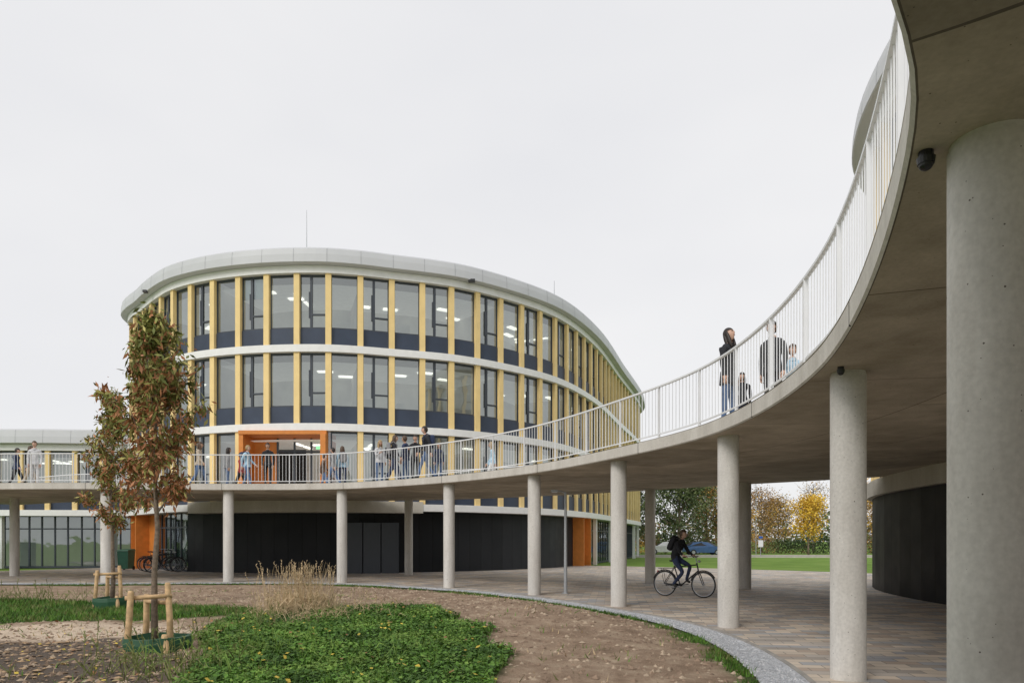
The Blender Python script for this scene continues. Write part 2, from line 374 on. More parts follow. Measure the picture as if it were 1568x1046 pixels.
# ---------------------------------------------------------------- buildings
def building(name,plan,floors,zroof,ztop,ground,skip=None,overhang=.4,rec=.8):
    P=resample(catmull(plan,14,True),1.45,True); n=len(P)
    area=np.sum(P[:,0]*np.roll(P[:,1],-1)-np.roll(P[:,0],-1)*P[:,1])
    if area<0: P=P[::-1].copy()
    NN=rnormals(P,True)
    k=3
    Pc=catmull(P,k,True); Fn=rnormals(Pc,True)
    root=empty(name,(P[:,0].mean(),P[:,1].mean(),0))
    def ring(mb,prof,closed=True,mi=0):
        o=len(mb.v); m=len(Pc)
        for d,z in prof:
            q=Pc+Fn*d; mb.v.extend([(q[i,0],q[i,1],z) for i in range(m)])
        K=len(prof)
        for a in range(K if closed else K-1):
            b=(a+1)%K
            for i in range(m):
                j=(i+1)%m; mb.f.append((o+a*m+i,o+a*m+j,o+b*m+j,o+b*m+i)); mb.m.append(mi)
    BH=.33
    mb=MB()
    for z in floors+[zroof]: ring(mb,[(-.3,z),(0.06,z),(.06,z+BH),(-.3,z+BH)])
    mb.obj('floor_bands',M['white'],root)
    if rec<.5:
        mb=MB(); ring(mb,[(-.2,floors[0]-.03),(.10,floors[0]-.03),(.10,ZB-.004),(-.2,ZB-.004)]); mb.obj('edge_beam',M['beam'],root)
    rp=[(overhang-.04,zroof+BH+.02),(overhang,zroof+BH+.05),(overhang-.01,zroof+BH+.40),(overhang-.05,ztop-.09),(overhang-.11,ztop-.02)]
    mb=MB(); ring(mb,[(-.3,zroof+BH+.002)]+rp+[(overhang-.2,ztop),(-.5,ztop+.01),(-1.5,ztop-.1)],closed=False)
    mb.obj('roof_edge',M['roofmetal'],root,smooth=False)
    mb=MB(); q=P-NN*.9; mb.add([(a[0],a[1],ztop-.12) for a in q],[tuple(range(n))]); mb.obj('roof',M['roofing'],root)
    mb=MB()
    for i in range(0,n):
        p,nn=P[i],NN[i]; t=np.array([-nn[1],nn[0]])
        pr=[(a+.006,b) for a,b in rp[1:4]]
        for (d0,z0),(d1,z1) in zip(pr[:-1],pr[1:]):
            a=[p+t*s*.010+nn*(d0) for s in(-1,1)]; b=[p+t*s*.010+nn*(d1) for s in(-1,1)]
            mb.add([(*a[0],z0),(*a[1],z0),(*b[1],z1),(*b[0],z1)],[(0,1,2,3)])
    mb.obj('roof_seams',M['seam'],root)
    fins=MB();span=MB();fr=MB();gl=MB();lamps=MB();part=MB();cl=MB();clu=[];org=MB();wc=MB()
    def pbox(mb,i,t0,t1,d0,d1,z0,z1):
        A,B=P[i],P[(i+1)%n]; t=(B-A)/np.linalg.norm(B-A); nb=np.array([t[1],-t[0]])
        q=[A+(B-A)*t0+nb*d0,A+(B-A)*t0+nb*d1,A+(B-A)*t1+nb*d1,A+(B-A)*t1+nb*d0]
        mb.box8([(a[0],a[1],z0) for a in q],[(a[0],a[1],z1) for a in q])
    def pquad(mb,i,d,z0,z1,t0=0,t1=1):
        A,B=P[i],P[(i+1)%n]; t=(B-A)/np.linalg.norm(B-A); nb=np.array([t[1],-t[0]])
        a=A+(B-A)*t0+nb*d; b=A+(B-A)*t1+nb*d
        mb.add([(a[0],a[1],z0),(b[0],b[1],z0),(b[0],b[1],z1),(a[0],a[1],z1)],[(0,1,2,3)])
    tops=floors[1:]+[zroof]
    for fi,(z0,z1) in enumerate(zip(floors,tops)):
        zb=z0+BH
        for i in range(n):
            mid=(P[i]+P[(i+1)%n])/2
            sk=skip and fi==0 and skip(mid)
            skp=skip and fi==0 and (skip(P[i]))
            if not skp:
                nn=NN[i]; t=np.array([-nn[1],nn[0]])
                q=[P[i]-t*.13-nn*.3,P[i]-t*.13-nn*.02,P[i]+t*.13-nn*.02,P[i]+t*.13-nn*.3]
                fins.box8([(a[0],a[1],zb) for a in q],[(a[0],a[1],z1) for a in q])
            if not sk:
                pbox(span,i,.02,.98,-.3,-.16,zb,zb+.78)
                zw0,zw1=zb+.78,z1
                pquad(gl,i,-.24,zw0,zw1)
                fw=.045
                pbox(fr,i,.07,.07+fw,-.28,-.19,zw0,zw1); pbox(fr,i,.93-fw,.93,-.28,-.19,zw0,zw1)
                pbox(fr,i,.07+fw,.93-fw,-.28,-.19,zw0,zw0+.07); pbox(fr,i,.07+fw,.93-fw,-.28,-.19,zw1-.09,zw1)
                if i%2==0:
                    pbox(fr,i,.40,.40+fw*1.7,-.275,-.185,zw0+.07,zw1-.09)
                    pbox(fr,i,.40+fw*1.7,.93-fw,-.275,-.185,zw0+.62,zw0+.69)
                    pbox(fr,i,.36,.40,-.275,-.17,zw0+.5,zw0+1.7)
            zc=z1-.35
            if rng.random()<.42:
                dd=rng.choice([-1.2,-2.2,-3.2]); a=rng.uniform(.0,.3); pbox(lamps,i,a,a+.5,dd-.28,dd,zc-.05,zc-.01)
            if rng.random()<.12:
                for dd in (-1.6,-2.8): pbox(lamps,i,.45,.55,dd-.9,dd,zc-.05,zc-.01)
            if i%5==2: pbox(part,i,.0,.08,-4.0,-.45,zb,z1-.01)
            if rng.random()<.10 and not sk: pbox(wc,i,.1,.9,-.34,-.32,z1-.1-rng.uniform(.4,1.6),z1-.02)
            if rng.random()<.3:
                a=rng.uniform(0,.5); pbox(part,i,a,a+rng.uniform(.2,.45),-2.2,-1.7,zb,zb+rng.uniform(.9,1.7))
    for i in range(n):
        mid=(P[i]+P[(i+1)%n])/2; k=ground(mid)
        if k=='black':
            A,B=P[i]-NN[i]*rec,P[(i+1)%n]-NN[(i+1)%n]*rec
            cl.add([(*A,0),(*B,0),(*B,floors[0]),(*A,floors[0])],[(0,1,2,3)]); u=i*1.44
            clu+= [(u,0),(u+1.44,0),(u+1.44,floors[0]),(u,floors[0])]
        elif k=='orange':
            pbox(org,i,0,1,-.9,-.8,0,floors[0]); pbox(org,i,0,.06,-.8,-.1,0,floors[0])
        else:
            pquad(gl,i,-.8,0,floors[0])
            for a,b in((0,.05),(.48,.53)): pbox(fr,i,a,b,-.86,-.76,0,floors[0])
            pbox(fr,i,.05,.48,-.85,-.77,2.2,2.27); pbox(fr,i,.53,1,-.85,-.77,2.2,2.27); pbox(fr,i,.05,.48,-.85,-.77,0,.12); pbox(fr,i,.53,1,-.85,-.77,0,.12)
            if i%4==1: pbox(wc,i,.1,.24,-.35,-.12,0,floors[0])
    fins.obj('facade_fins',M['fin'],root); span.obj('spandrel_panels',M['spandrel'],root); fr.obj('window_frames',M['frame'],root)
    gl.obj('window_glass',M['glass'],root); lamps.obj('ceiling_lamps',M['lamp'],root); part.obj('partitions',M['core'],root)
    if cl.v: cl.obj('base_cladding',M['clad'],root,uvs=clu)
    if org.v: org.obj('orange_panels',M['orange'],root)
    if wc.v: wc.obj('blinds_and_posts',M['white'],root)
    mb=MB(); mc=MB(); q=P-NN*.28
    for z in floors+[zroof]:
        mb.add([(a[0],a[1],z+BH-.01) for a in q],[tuple(range(n))])
    for z in floors[1:]+[zroof]:
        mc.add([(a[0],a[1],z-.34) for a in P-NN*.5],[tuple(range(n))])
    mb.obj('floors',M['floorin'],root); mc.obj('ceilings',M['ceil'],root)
    mb=MB(); mb.add([(a[0],a[1],floors[0]+.01) for a in q],[tuple(range(n))]); mb.obj('ground_floor_ceiling',M['beam'],root)
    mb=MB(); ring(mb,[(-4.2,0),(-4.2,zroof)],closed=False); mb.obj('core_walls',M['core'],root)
    return root,P,NN
main_plan=[(-21.6,40.5),(-19.9,38.5),(-18,36.4),(-16.3,34.9),(-13.9,33.7),(-11.6,33.1),(-9.7,32.9),(-7.9,33.0),(-5.6,33.7),(-2.66,34.8),(.54,37.3),(2.5,39.6),(4.9,44.5),(7.8,53.3),(12.3,69.0),(11.8,73),(8,75),(1,70),(-6,62),(-13,55),(-20,49),(-22,44.5)]
def gmain(m):
    x,y=m
    if y<44 and x>-16.4: return 'black'
    if x>3 and y<46.3: return 'orange'
    if x<-19.3 and y<42.5: return 'orange'
    return 'glass'
def doorskip(m): return -12.6<m[0]<-8.3 and m[1]<36
mainb,MP,MN=building('curved_school_building',main_plan,[2.95,6.6,10.2],13.8,14.88,gmain,doorskip)
annex_plan=[(-46,47),(-38,42),(-31,40.3),(-25,40.3),(-20.5,41.3),(-18,45),(-22,54),(-40,58)]
building('low_wing_building',annex_plan,[2.95],6.6,7.78,lambda m:'glass')
right_plan=[(10.3,15.5),(10.5,19),(11.25,22.3),(12.6,25),(15.5,27.6),(20,28),(25,24),(26,17),(23,10),(16,8),(11.5,11)]
building('round_office_building',right_plan,[2.95,6.6,10.2],13.8,14.9,lambda m:'black',overhang=.55,rec=.06)
mb=MB()
idx=[i for i in range(len(MP)) if (-16.6<MP[i][0]<-5.2 and MP[i][1]<38)]
for i in idx:
    j=(i+1)%len(MP)
    a2,b2=MP[i]-MN[i]*.85,MP[j]-MN[j]*.85
    a,b=MP[i]+MN[i]*.09,MP[j]+MN[j]*.09
    mb.box8([(*a,2.86),(*a2,2.86),(*b2,2.86),(*b,2.86)],[(*a,ZB-.004),(*a2,ZB-.004),(*b2,ZB-.004),(*b,ZB-.004)])
mb.obj('edge_beam',M['beam'],mainb)
mb=MB()
def obx(x0,x1,y0,y1,z0,z1,mi): mb.box(((x0+x1)/2,(y0+y1)/2,(z0+z1)/2),((x1-x0)/2,(y1-y0)/2,(z1-z0)/2),mi)
obx(-12.5,-12.3,32.85,34.6,3.645,6.42,0); obx(-8.72,-8.48,32.65,34.6,3.645,6.42,0); obx(-12.5,-8.48,32.8,34.6,6.42,6.59,0)
obx(-12.3,-11.2,34.3,34.5,3.645,6.42,0)
for x in(-11.2,-10.4,-9.6,-8.85): obx(x,x+.08,34.2,34.3,3.645,6.42,1)
obx(-11.12,-8.75,34.21,34.29,5.75,5.83,1)
obx(-9.3,-8.9,34.1,34.14,5.9,6.05,3)
obx(-12.2,-8.75,37.2,37.3,3.645,6.28,2)
mb.obj('entrance_portal',[M['orange'],M['frame'],M['dark'],M['exit']],mainb)
mb=MB()
for x in(-7.4,-6.55,-5.7): mb.box((x,33.62+.02*(x+7),1.2),(.4,.04,1.2),0)
mb.obj('base_doors',M['frame'],mainb)
mb=MB(); mb.tube([(-9.6,33.6,14.8),(-9.6,33.6,17.0)],[.022,.010],6); mb.tube([(2.4,40.8,14.8),(2.4,40.8,16.3)],[.025,.012],6); mb.obj('lightning_rods',M['steel'],mainb)
mb=MB(); mb.box((-1.95,34.85,14.15),(.16,.12,.06)); mb.box((-18.55,36.35,14.15),(.1,.1,.06)); mb.obj('roof_cameras',M['black'],mainb)

# ---------------------------------------------------------------- ground
mb=MB(); G=1500
mb.add([(-G,-G,-.03),(G,-G,-.03),(G,G,-.03),(-G,G,-.03)],[(0,1,2,3)]); mb.obj('ground',M['lawn'])
pin=off(-.42); 
ribbon(pin,off(np.full(len(PATH),21.)),.03,.03,M['pave'],'pavement')
mb=MB(); n=len(PATH); A=off(-.42);B=off(-.47)
for i in range(n-1): mb.box8([(*A[i],-.02),(*B[i],-.02),(*B[i+1],-.02),(*A[i+1],-.02)],[(*A[i],.055),(*B[i],.055),(*B[i+1],.055),(*A[i+1],.055)])
mb.obj('pavement_edging',M['kerb'])
m,nt,nd,lk,b=base_mat('gravel'); tc=N(nt,'ShaderNodeTexCoord'); vo=N(nt,'ShaderNodeTexVoronoi'); vo.inputs['Scale'].default_value=38; lk.new(tc.outputs['Object'],vo.inputs['Vector'])
sp=N(nt,'ShaderNodeSeparateColor'); lk.new(vo.outputs['Color'],sp.inputs[0])
r=ramp(nt,[(0,(.30,.31,.33)),(.5,(.44,.455,.48)),(1,(.58,.59,.61))]); lk.new(sp.outputs[0],r.inputs[0]); lk.new(r.outputs[0],b.inputs['Base Color']); b.inputs['Roughness'].default_value=.9
M['gravel']=m
ribbon(off(-.47),off(-.98),.034,.026,M['gravel'],'gravel_strip')
def inwd(X,Y):
    P=np.stack([X,Y],1); d=np.empty(len(P)); c=PATH[::2,:2]; nn=PN[::2]
    for a in range(0,len(P),4000):
        q=P[a:a+4000]; D=((q[:,None]-c[None])**2).sum(2); j=D.argmin(1)
        dv=q-c[j]; d[a:a+4000]=-(dv*nn[j]).sum(1)
    return d
def inpoly(X,Y,poly):
    r=np.zeros(len(X),bool); m=len(poly)
    for i in range(m):
        x0,y0=poly[i]; x1,y1=poly[(i+1)%m]
        if y0==y1: continue
        c=((y0>Y)!=(y1>Y))&(X<(x1-x0)*(Y-y0)/(y1-y0)+x0); r^=c
    return r
def fb(x,y,s,o=0.): return noise.noise((x*s+o,y*s-o,o*.37))
def NV(X,Y,s,o=0.): return np.array([fb(a,b_,s,o) for a,b_ in zip(X,Y)])
clover=[(-4.3,9.9),(-5.3,12.6),(-5.5,14.4),(-4.4,15.7),(-2.5,15.1),(-1.15,13.4),(-.34,10.9),(-.07,8.9),(-.1,7.6),(-.3,5),(-3,4.6),(-3.5,7.8)]
gleft=[(-24,19.6),(-13,19.0),(-9,17.8),(-6,16.6),(-5.4,15.2),(-6.6,14.1),(-9,13.9),(-13,13.6),(-24,13.6)]
sand=[(-9.8,13.4),(-7.0,13.5),(-5.6,12.6),(-4.8,11.2),(-6.5,10.9),(-8.5,11.2),(-12,12.2)]
mulch=[(-14,11.6),(-8.4,11.0),(-5.2,10.9),(-4.4,9.6),(-3.7,8),(-3.5,5),(-14,5)]
def hgt(X,Y,d=None):
    if d is None: d=inwd(X,Y)
    k=np.clip((d-.95)/1.2,0,1)
    h=.05*NV(X,Y,.9)+.028*NV(X,Y,3.1,4.)+.016*NV(X,Y,8.,9.)+.22*np.exp(-(((X-.2)/3.5)**2+((Y-14.5)/4.0)**2))+.1*np.exp(-(((X+3)/2.5)**2+((Y-11)/3.5)**2))
    return h*k
def jit(X,Y,a=.28): 
    return X+a*NV(X,Y,1.3,2.)+a*.5*NV(X,Y,5.,3.),Y+a*NV(X,Y,1.3,7.)+a*.5*NV(X,Y,5.,8.)
xs=np.arange(-26,4.4,.095); ys=np.arange(4.5,28.2,.095); GX,GY=np.meshgrid(xs,ys); X=GX.ravel(); Y=GY.ravel()
D=inwd(X,Y); Z=hgt(X,Y,D); Z[D<.85]=-.02
jx,jy=jit(X,Y)
edge=(D>.9)&(D<1.25+.25*NV(X,Y,1.1,11.))
mg=(inpoly(jx,jy,clover)|inpoly(jx,jy,gleft)|edge).astype(float)
ms=inpoly(jx,jy,sand).astype(float); mm_=inpoly(jx,jy,mulch).astype(float)
def blur(a,k=1):
    a=a.reshape(GX.shape)
    for _ in range(k): a=(a+np.roll(a,1,0)+np.roll(a,-1,0)+np.roll(a,1,1)+np.roll(a,-1,1))/5
    return a.ravel()
mg=blur(mg,1);ms=blur(ms,4);mm_=blur(mm_,4)
nx,ny=len(xs),len(ys); idx=np.arange(nx*ny).reshape(ny,nx)
q=np.stack([idx[:-1,:-1],idx[:-1,1:],idx[1:,1:],idx[1:,:-1]],-1).reshape(-1,4); q=q[(D[q]>.5).any(1)]
me=bpy.data.meshes.new('garden_soil'); me.from_pydata(np.stack([X,Y,Z],1).tolist(),[],q.tolist()); me.materials.append(M['court'])
at=me.attributes.new('mask','FLOAT_COLOR','POINT'); at.data.foreach_set('color',np.stack([mg,ms,mm_,np.ones_like(mg)],1).ravel())
me.polygons.foreach_set('use_smooth',[True]*len(me.polygons)); me.update(); link(bpy.data.objects.new('garden_soil',me))

def scatter_pts(poly,npts,cond=None):
    P=np.array(poly); x=rng.uniform(P[:,0].min()-.3,P[:,0].max()+.3,npts*3); y=rng.uniform(P[:,1].min()-.3,P[:,1].max()+.3,npts*3)
    a,b_=jit(x,y); k=inpoly(a,b_,poly); x,y=x[k][:npts],y[k][:npts]
    return x,y
def blades(name,x,y,h0,h1,w,mats,lean=.5,leafy=False):
    z=hgt(x,y); n=len(x); th=rng.uniform(0,2*pi,n); h=rng.uniform(h0,h1,n); ww=w*rng.uniform(.6,1.3,n)
    dx,dy=np.cos(th),np.sin(th); lx=rng.normal(0,lean,n)*h; ly=rng.normal(0,lean,n)*h
    if leafy:
        c=np.stack([x,y,z+h],1); u=np.stack([dx,dy,rng.normal(0,.35,n)],1)*ww[:,None]; v=np.stack([-dy,dx,rng.normal(0,.35,n)],1)*ww[:,None]
        V=np.stack([c-u,c-v*.8,c+u,c+v*.8],1).reshape(-1,3); Fq=np.arange(4*n).reshape(-1,4)
    else:
        b0=np.stack([x-dx*ww,y-dy*ww,z-.01],1); b1=np.stack([x+dx*ww,y+dy*ww,z-.01],1); t=np.stack([x+lx,y+ly,z+h],1)
        V=np.stack([b0,b1,t],1).reshape(-1,3); Fq=np.arange(3*n).reshape(-1,3)
    me=bpy.data.meshes.new(name); me.from_pydata(V.tolist(),[],Fq.tolist())
    for m in mats: me.materials.append(m)
    nv=NV(x,y,1.6,5.)+rng.normal(0,.3,n); mi=np.clip(((nv+.6)/1.2*len(mats)).astype(int),0,len(mats)-1); me.polygons.foreach_set('material_index',mi.astype(int))
    me.update(); return link(bpy.data.objects.new(name,me))
g1=leafmat('clover_dark',(.055,.12,.02));g2=leafmat('clover_mid',(.10,.21,.03));g3=leafmat('clover_light',(.18,.29,.055)); g4=leafmat('grass_olive',(.17,.19,.06)); dry=leafmat('dry_grass',(.54,.41,.25))
x,y=scatter_pts(clover,60000); k=y>6.8; blades('clover_lawn',x[k],y[k],.01,.11,.024,[g1,g2,g2,g3],leafy=True)
x,y=scatter_pts(clover,20000); k=y>6.8; blades('clover_grass_blades',x[k],y[k],.06,.20,.006,[g1,g2,g3],.4)
x,y=scatter_pts(gleft,42000); k=(x>-16); blades('grass_patch',x[k],y[k],.04,.13,.012,[g1,g2,g2,g4],.5)
i=rng.integers(0,len(PATH),26000); dd=-(1.0+np.abs(rng.normal(0,.18,26000))); pp=PATH[i,:2]+PN[i]*dd[:,None]+rng.normal(0,.04,(26000,2)); k=pp[:,1]>6.5
x,y=pp[k,0],pp[k,1]; kk=(NV(x,y,1.1,11.)>-.1); blades('grass_verge',x[kk],y[kk],.02,.09,.010,[g1,g2,g2,g4],.5)
x=rng.uniform(-14,3,9000); y=rng.uniform(7,24,9000); d=inwd(x,y); k=(d>1.2)&(NV(x,y,.8,21.)>.12); x,y=x[k],y[k]
blades('soil_weeds',x,y,.02,.10,.012,[g2,g4,dry],.8)
def bits(name,x,y,z,s0,s1,mats,flat=.6):
    o=np.array([(1,0,0),(-1,0,0),(0,1,0),(0,-1,0),(0,0,1),(0,0,-1)],float); fs=[(0,2,4),(2,1,4),(1,3,4),(3,0,4),(2,0,5),(1,2,5),(3,1,5),(0,3,5)]
    n=len(x); s=s0+(s1-s0)*rng.random(n)**2.2; V=o[None]*rng.uniform(.6,1.3,(n,6,1))*s[:,None,None]; th=rng.uniform(0,2*pi,n)
    c,s_=np.cos(th)[:,None],np.sin(th)[:,None]; vx=V[:,:,0]*c-V[:,:,1]*s_; vy=V[:,:,0]*s_+V[:,:,1]*c
    W=np.stack([vx+x[:,None],vy+y[:,None],V[:,:,2]*flat+z[:,None]],2).reshape(-1,3)
    F_=(np.array(fs)[None]+np.arange(n)[:,None,None]*6).reshape(-1,3)
    me=bpy.data.meshes.new(name); me.from_pydata(W.tolist(),[],F_.tolist())
    for m in mats: me.materials.append(m)
    me.polygons.foreach_set('material_index',np.repeat(rng.integers(0,len(mats),n),8)); me.update(); link(bpy.data.objects.new(name,me))
soilA=simple('clod_a',(.26,.185,.13),.95,var=.3);soilB=simple('clod_b',(.42,.33,.24),.95,var=.3)
x=rng.uniform(-12,3.2,22000); y=rng.uniform(7,24,22000); d=inwd(x,y); k=(d>1.1)&~inpoly(x,y,clover)&~inpoly(x,y,gleft); x,y=x[k],y[k]
bits('soil_clods',x,y,hgt(x,y),.006,.055,[soilA,soilA,soilB])
i=rng.integers(0,len(PATH)-1,24000); tt=rng.random(24000); dd=-rng.uniform(.5,1.0,24000)
pp=(PATH[i,:2]+PN[i]*dd[:,None])*(1-tt[:,None])+(PATH[i+1,:2]+PN[i+1]*dd[:,None])*tt[:,None]; k=pp[:,1]>6.5; pp=pp[k]
bits('gravel_stones',pp[:,0],pp[:,1],np.full(len(pp),.034),.008,.020,[simple('stone_a',(.50,.52,.55),.8),simple('stone_b',(.38,.39,.41),.8),simple('stone_c',(.62,.62,.63),.8)])
x,y=scatter_pts(mulch,4500); bits('wood_chips',x,y,hgt(x,y)+.01,.012,.06,[simple('chip_a',(.42,.29,.17),.9),simple('chip_b',(.16,.11,.07),.9)],flat=.35)
fl=[leafmat('leaf_yellow',(.6,.45,.07)),leafmat('leaf_brown',(.28,.14,.06))]
x,y=scatter_pts(clover,260); blades('fallen_leaves',x,y,.10,.13,.03,fl,leafy=True)
x=rng.normal(-5,1.8,420); y=rng.normal(11,2.4,420); k=y>7; blades('fallen_leaves',x[k],y[k],.005,.03,.028,fl,leafy=True)
def reeds(name,cx,cy,sx,sy,n,h0,h1,mat):
    mb=MB()
    for _ in range(n):
        x=cx+random.gauss(0,sx); y=cy+random.gauss(0,sy); h=random.uniform(h0,h1); a=random.uniform(0,2*pi); l=random.uniform(.0,.3)*h
        p=[(x,y,0),(x+cos(a)*l*.35,y+sin(a)*l*.35,h*.6),(x+cos(a)*l,y+sin(a)*l,h)]
        mb.tube(p,[.005,.004,.002],3,0,False)
        if random.random()<.5:
            for k in range(8):
                q=Vector(p[1]).lerp(Vector(p[2]),.5+.5*k/7); mb.tube([q,q+Vector((random.uniform(-.03,.03),random.uniform(-.03,.03),random.uniform(.01,.04)))],[.008,.002],3,0,False)
        for k in range(2):
            hh=random.uniform(.05,.4)*h; b0=Vector((x,y,hh)); aa=random.uniform(0,2*pi); L=random.uniform(.15,.35)
            mb.tube([b0,b0+Vector((cos(aa)*L*.5,sin(aa)*L*.5,L*.6)),b0+Vector((cos(aa)*L,sin(aa)*L,L*.45))],[.006,.005,.001],3,0,False)
    mb.obj(name,mat)
reeds('dry_ornamental_grass',-4.15,14.2,.32,.3,340,.35,1.15,dry)
reeds('dry_ornamental_grass',-3.2,12.8,.5,.6,90,.2,.7,dry)
reeds('weed_clump',-4.6,12.2,.5,1.2,60,.15,.5,g4)
reeds('weed_clump',-13.4,18.5,1.5,.5,90,.2,.6,g4)
reeds('weed_clump',-3.0,9.0,.9,.7,70,.15,.45,g3)
reeds('weed_clump',-4.0,8.2,.5,.4,60,.15,.6,g4)

# ---------------------------------------------------------------- trees
def tree(name,loc,H,tr,crown,nb,nleaf,lsz,mats,seed,leafasp=.28,droop=.3,sig=.09,lean=(0,0),barkm=None,lowmat=None,tight=False):
    R=random.Random(seed); root=empty(name,loc); L=Vector(loc); mb=MB()
    npt=9; tp=[]
    for i in range(npt):
        f=i/(npt-1); tp.append(L+Vector((lean[0]*f+R.gauss(0,.004*H)*(f>0),lean[1]*f+R.gauss(0,.004*H)*(f>0),H*.97*f-.05*(i==0))))
    mb.tube(tp,[tr*(1-.88*(i/(npt-1))**.9) for i in range(npt)],10)
    zs=[c[0] for c in crown]; ws=[c[1] for c in crown]
    def tpos(z):
        f=min(.999,max(0,z/(H*.97)))*(npt-1); i=int(f); return tp[i].lerp(tp[i+1],f-i)
    pts=[]
    for b_ in range(nb):
        f=(b_+.5)/nb; z=zs[0]+(zs[-1]-zs[0])*(f**.9)*.92
        a=b_*2.4+R.uniform(-.5,.5)
        if tight:
            w0=np.interp(z,zs,ws); rise=w0*R.uniform(.6,1.5); w=min(w0,np.interp(z+rise,zs,ws))*R.uniform(.5,1.08)
        else:
            w=np.interp(z+.1*H*.3,zs,ws)*R.uniform(.6,1.15); rise=w*R.uniform(.5,1.3)
        s=tpos(z)
        e=s+Vector((cos(a)*w,sin(a)*w,rise)); mid=s.lerp(e,.5)+Vector((0,0,-.08*w))
        r0=tr*(1-.8*z/H)*.5
        mb.tube([s,mid,e],[r0,r0*.55,r0*.2],5,0,False)
        for k in range(10):
            t=R.uniform(.3,1.05); pts.append((s.lerp(e,t)-Vector((0,0,.08*w*4*t*(1-t))),a,z))
        for k in range(4):
            t=R.uniform(.3,.9); q=s.lerp(e,t); aa=a+R.choice((-1,1))*R.uniform(.5,1.1); ll=w*R.uniform(.25,.5); e2=q+Vector((cos(aa)*ll,sin(aa)*ll,ll*R.uniform(.0,.9)))
            mb.tube([q,e2],[r0*.4,r0*.12],4,0,False)
            for _ in range(7): pts.append((q.lerp(e2,R.uniform(.2,1.1)),aa,z))
    for k in range(14): z=R.uniform(zs[0]+(zs[-1]-zs[0])*.5,zs[-1]); pts.append((tpos(z),0,z))
    mb.obj('trunk_and_branches',barkm or M['bark'],root,smooth=True)
    if nleaf:
        V=[];Fc=[];mi=[]
        wts=[R.random()**2.2+.03 for _ in pts]
        ch=R.choices(range(len(pts)),weights=wts,k=nleaf)
        cm=[R.random() for _ in pts]
        for c in ch:
            p,a,z=pts[c]; s=sig
            q=p+Vector((R.gauss(0,s),R.gauss(0,s),R.gauss(0,s)-droop*s)); 
            d=Vector((R.gauss(0,1),R.gauss(0,1),R.gauss(-droop*1.5,.8))).normalized(); u=d.cross(Vector((R.gauss(0,1),R.gauss(0,1),R.gauss(0,1)))).normalized()
            l=lsz*R.uniform(.6,1.3); w=l*leafasp; o=len(V)
            V+= [q,q+d*l*.5+u*w,q+d*l,q+d*l*.5-u*w]; Fc.append((o,o+1,o+2,o+3))
            v=cm[c]*.6+R.random()*.4
            if lowmat is not None and R.random()<lowmat*(1-(q.z-L.z-zs[0])/(zs[-1]-zs[0]))+.10: mi.append(len(mats)-1)
            else: mi.append(min(len(mats)-(2 if lowmat is not None else 1),int(v*(len(mats)-(1 if lowmat is not None else 0)))))
        me=bpy.data.meshes.new('foliage'); me.from_pydata([tuple(v) for v in V],[],Fc)
        for m in mats: me.materials.append(m)
        me.polygons.foreach_set('material_index',mi); me.update(); o=link(bpy.data.objects.new('foliage',me)); o.parent=root; o.matrix_parent_inverse=Matrix.Translation(-L)
    return root
lf=[leafmat('oak_leaf_dark',(.12,.14,.035)),leafmat('oak_leaf',(.23,.24,.065)),leafmat('oak_leaf_light',(.40,.36,.12)),leafmat('oak_leaf_rust',(.42,.19,.09))]
tree('young_oak_tree',(-4.92,9.9,.03),4.6,.05,[(1.85,.30),(2.2,.60),(2.9,.64),(3.5,.58),(4.0,.46),(4.35,.30),(4.65,.10)],38,7000,.115,lf,3,leafasp=.15,droop=.7,lowmat=.75,sig=.058,tight=True)
tree('young_oak_tree',(-9.3,16.7,.03),5.0,.055,[(1.7,.30),(2.2,.55),(3.0,.60),(3.8,.50),(4.5,.3),(5.0,.08)],32,4800,.13,lf,8,leafasp=.16,droop=.7,lowmat=.5,sig=.075,tight=True)
def stakes(loc,s=1.):
    r=empty('tree_stakes',loc); x,y,z=loc
    mb=MB()
    a=[(-.22,-.28,.88),(.22,-.05,.98),(.30,-.32,.30),(-.27,.28,.8)]
    tops=[]
    for k,(dx,dy,h) in enumerate(a):
        t=Vector((x+dx*.9,y+dy*.9,h)); b0=Vector((x+dx*1.1,y+dy*1.1,-.05)); mb.tube([b0,b0.lerp(t,.5)+Vector((.01,0,0)),t-Vector((0,0,.03)),t],[.045,.042,.04,.03],9); tops.append(t)
    mb.tube([tops[0]+Vector((-.08,0,-.1)),tops[1]+Vector((.06,0,-.18))],[.03,.03],8); mb.tube([tops[3]+Vector((-.02,.0,-.1)),tops[1]+Vector((.03,0,-.28))],[.028,.028],8)
    mb.obj('stakes',M['wood'],r,smooth=True)
    mb=MB(); n=14
    for rr,zz in((.42,.0),(.44,.16),(.43,.24),(.39,.245),(.38,.12)):
        for k in range(n):
            q=rr*(1+.05*sin(k*2.3)); mb.v.append((x+.03+q*cos(2*pi*k/n),y+q*sin(2*pi*k/n)*.95,zz+.012*sin(k*1.7)*(zz>0)))
    for j in range(4):
        for k in range(n): mb.f.append((j*n+k,j*n+(k+1)%n,(j+1)*n+(k+1)%n,(j+1)*n+k)); mb.m.append(0)
    mb.obj('watering_ring',M['greenbag'],r)
stakes((-4.92,9.9,0)); stakes((-9.3,16.7,0))

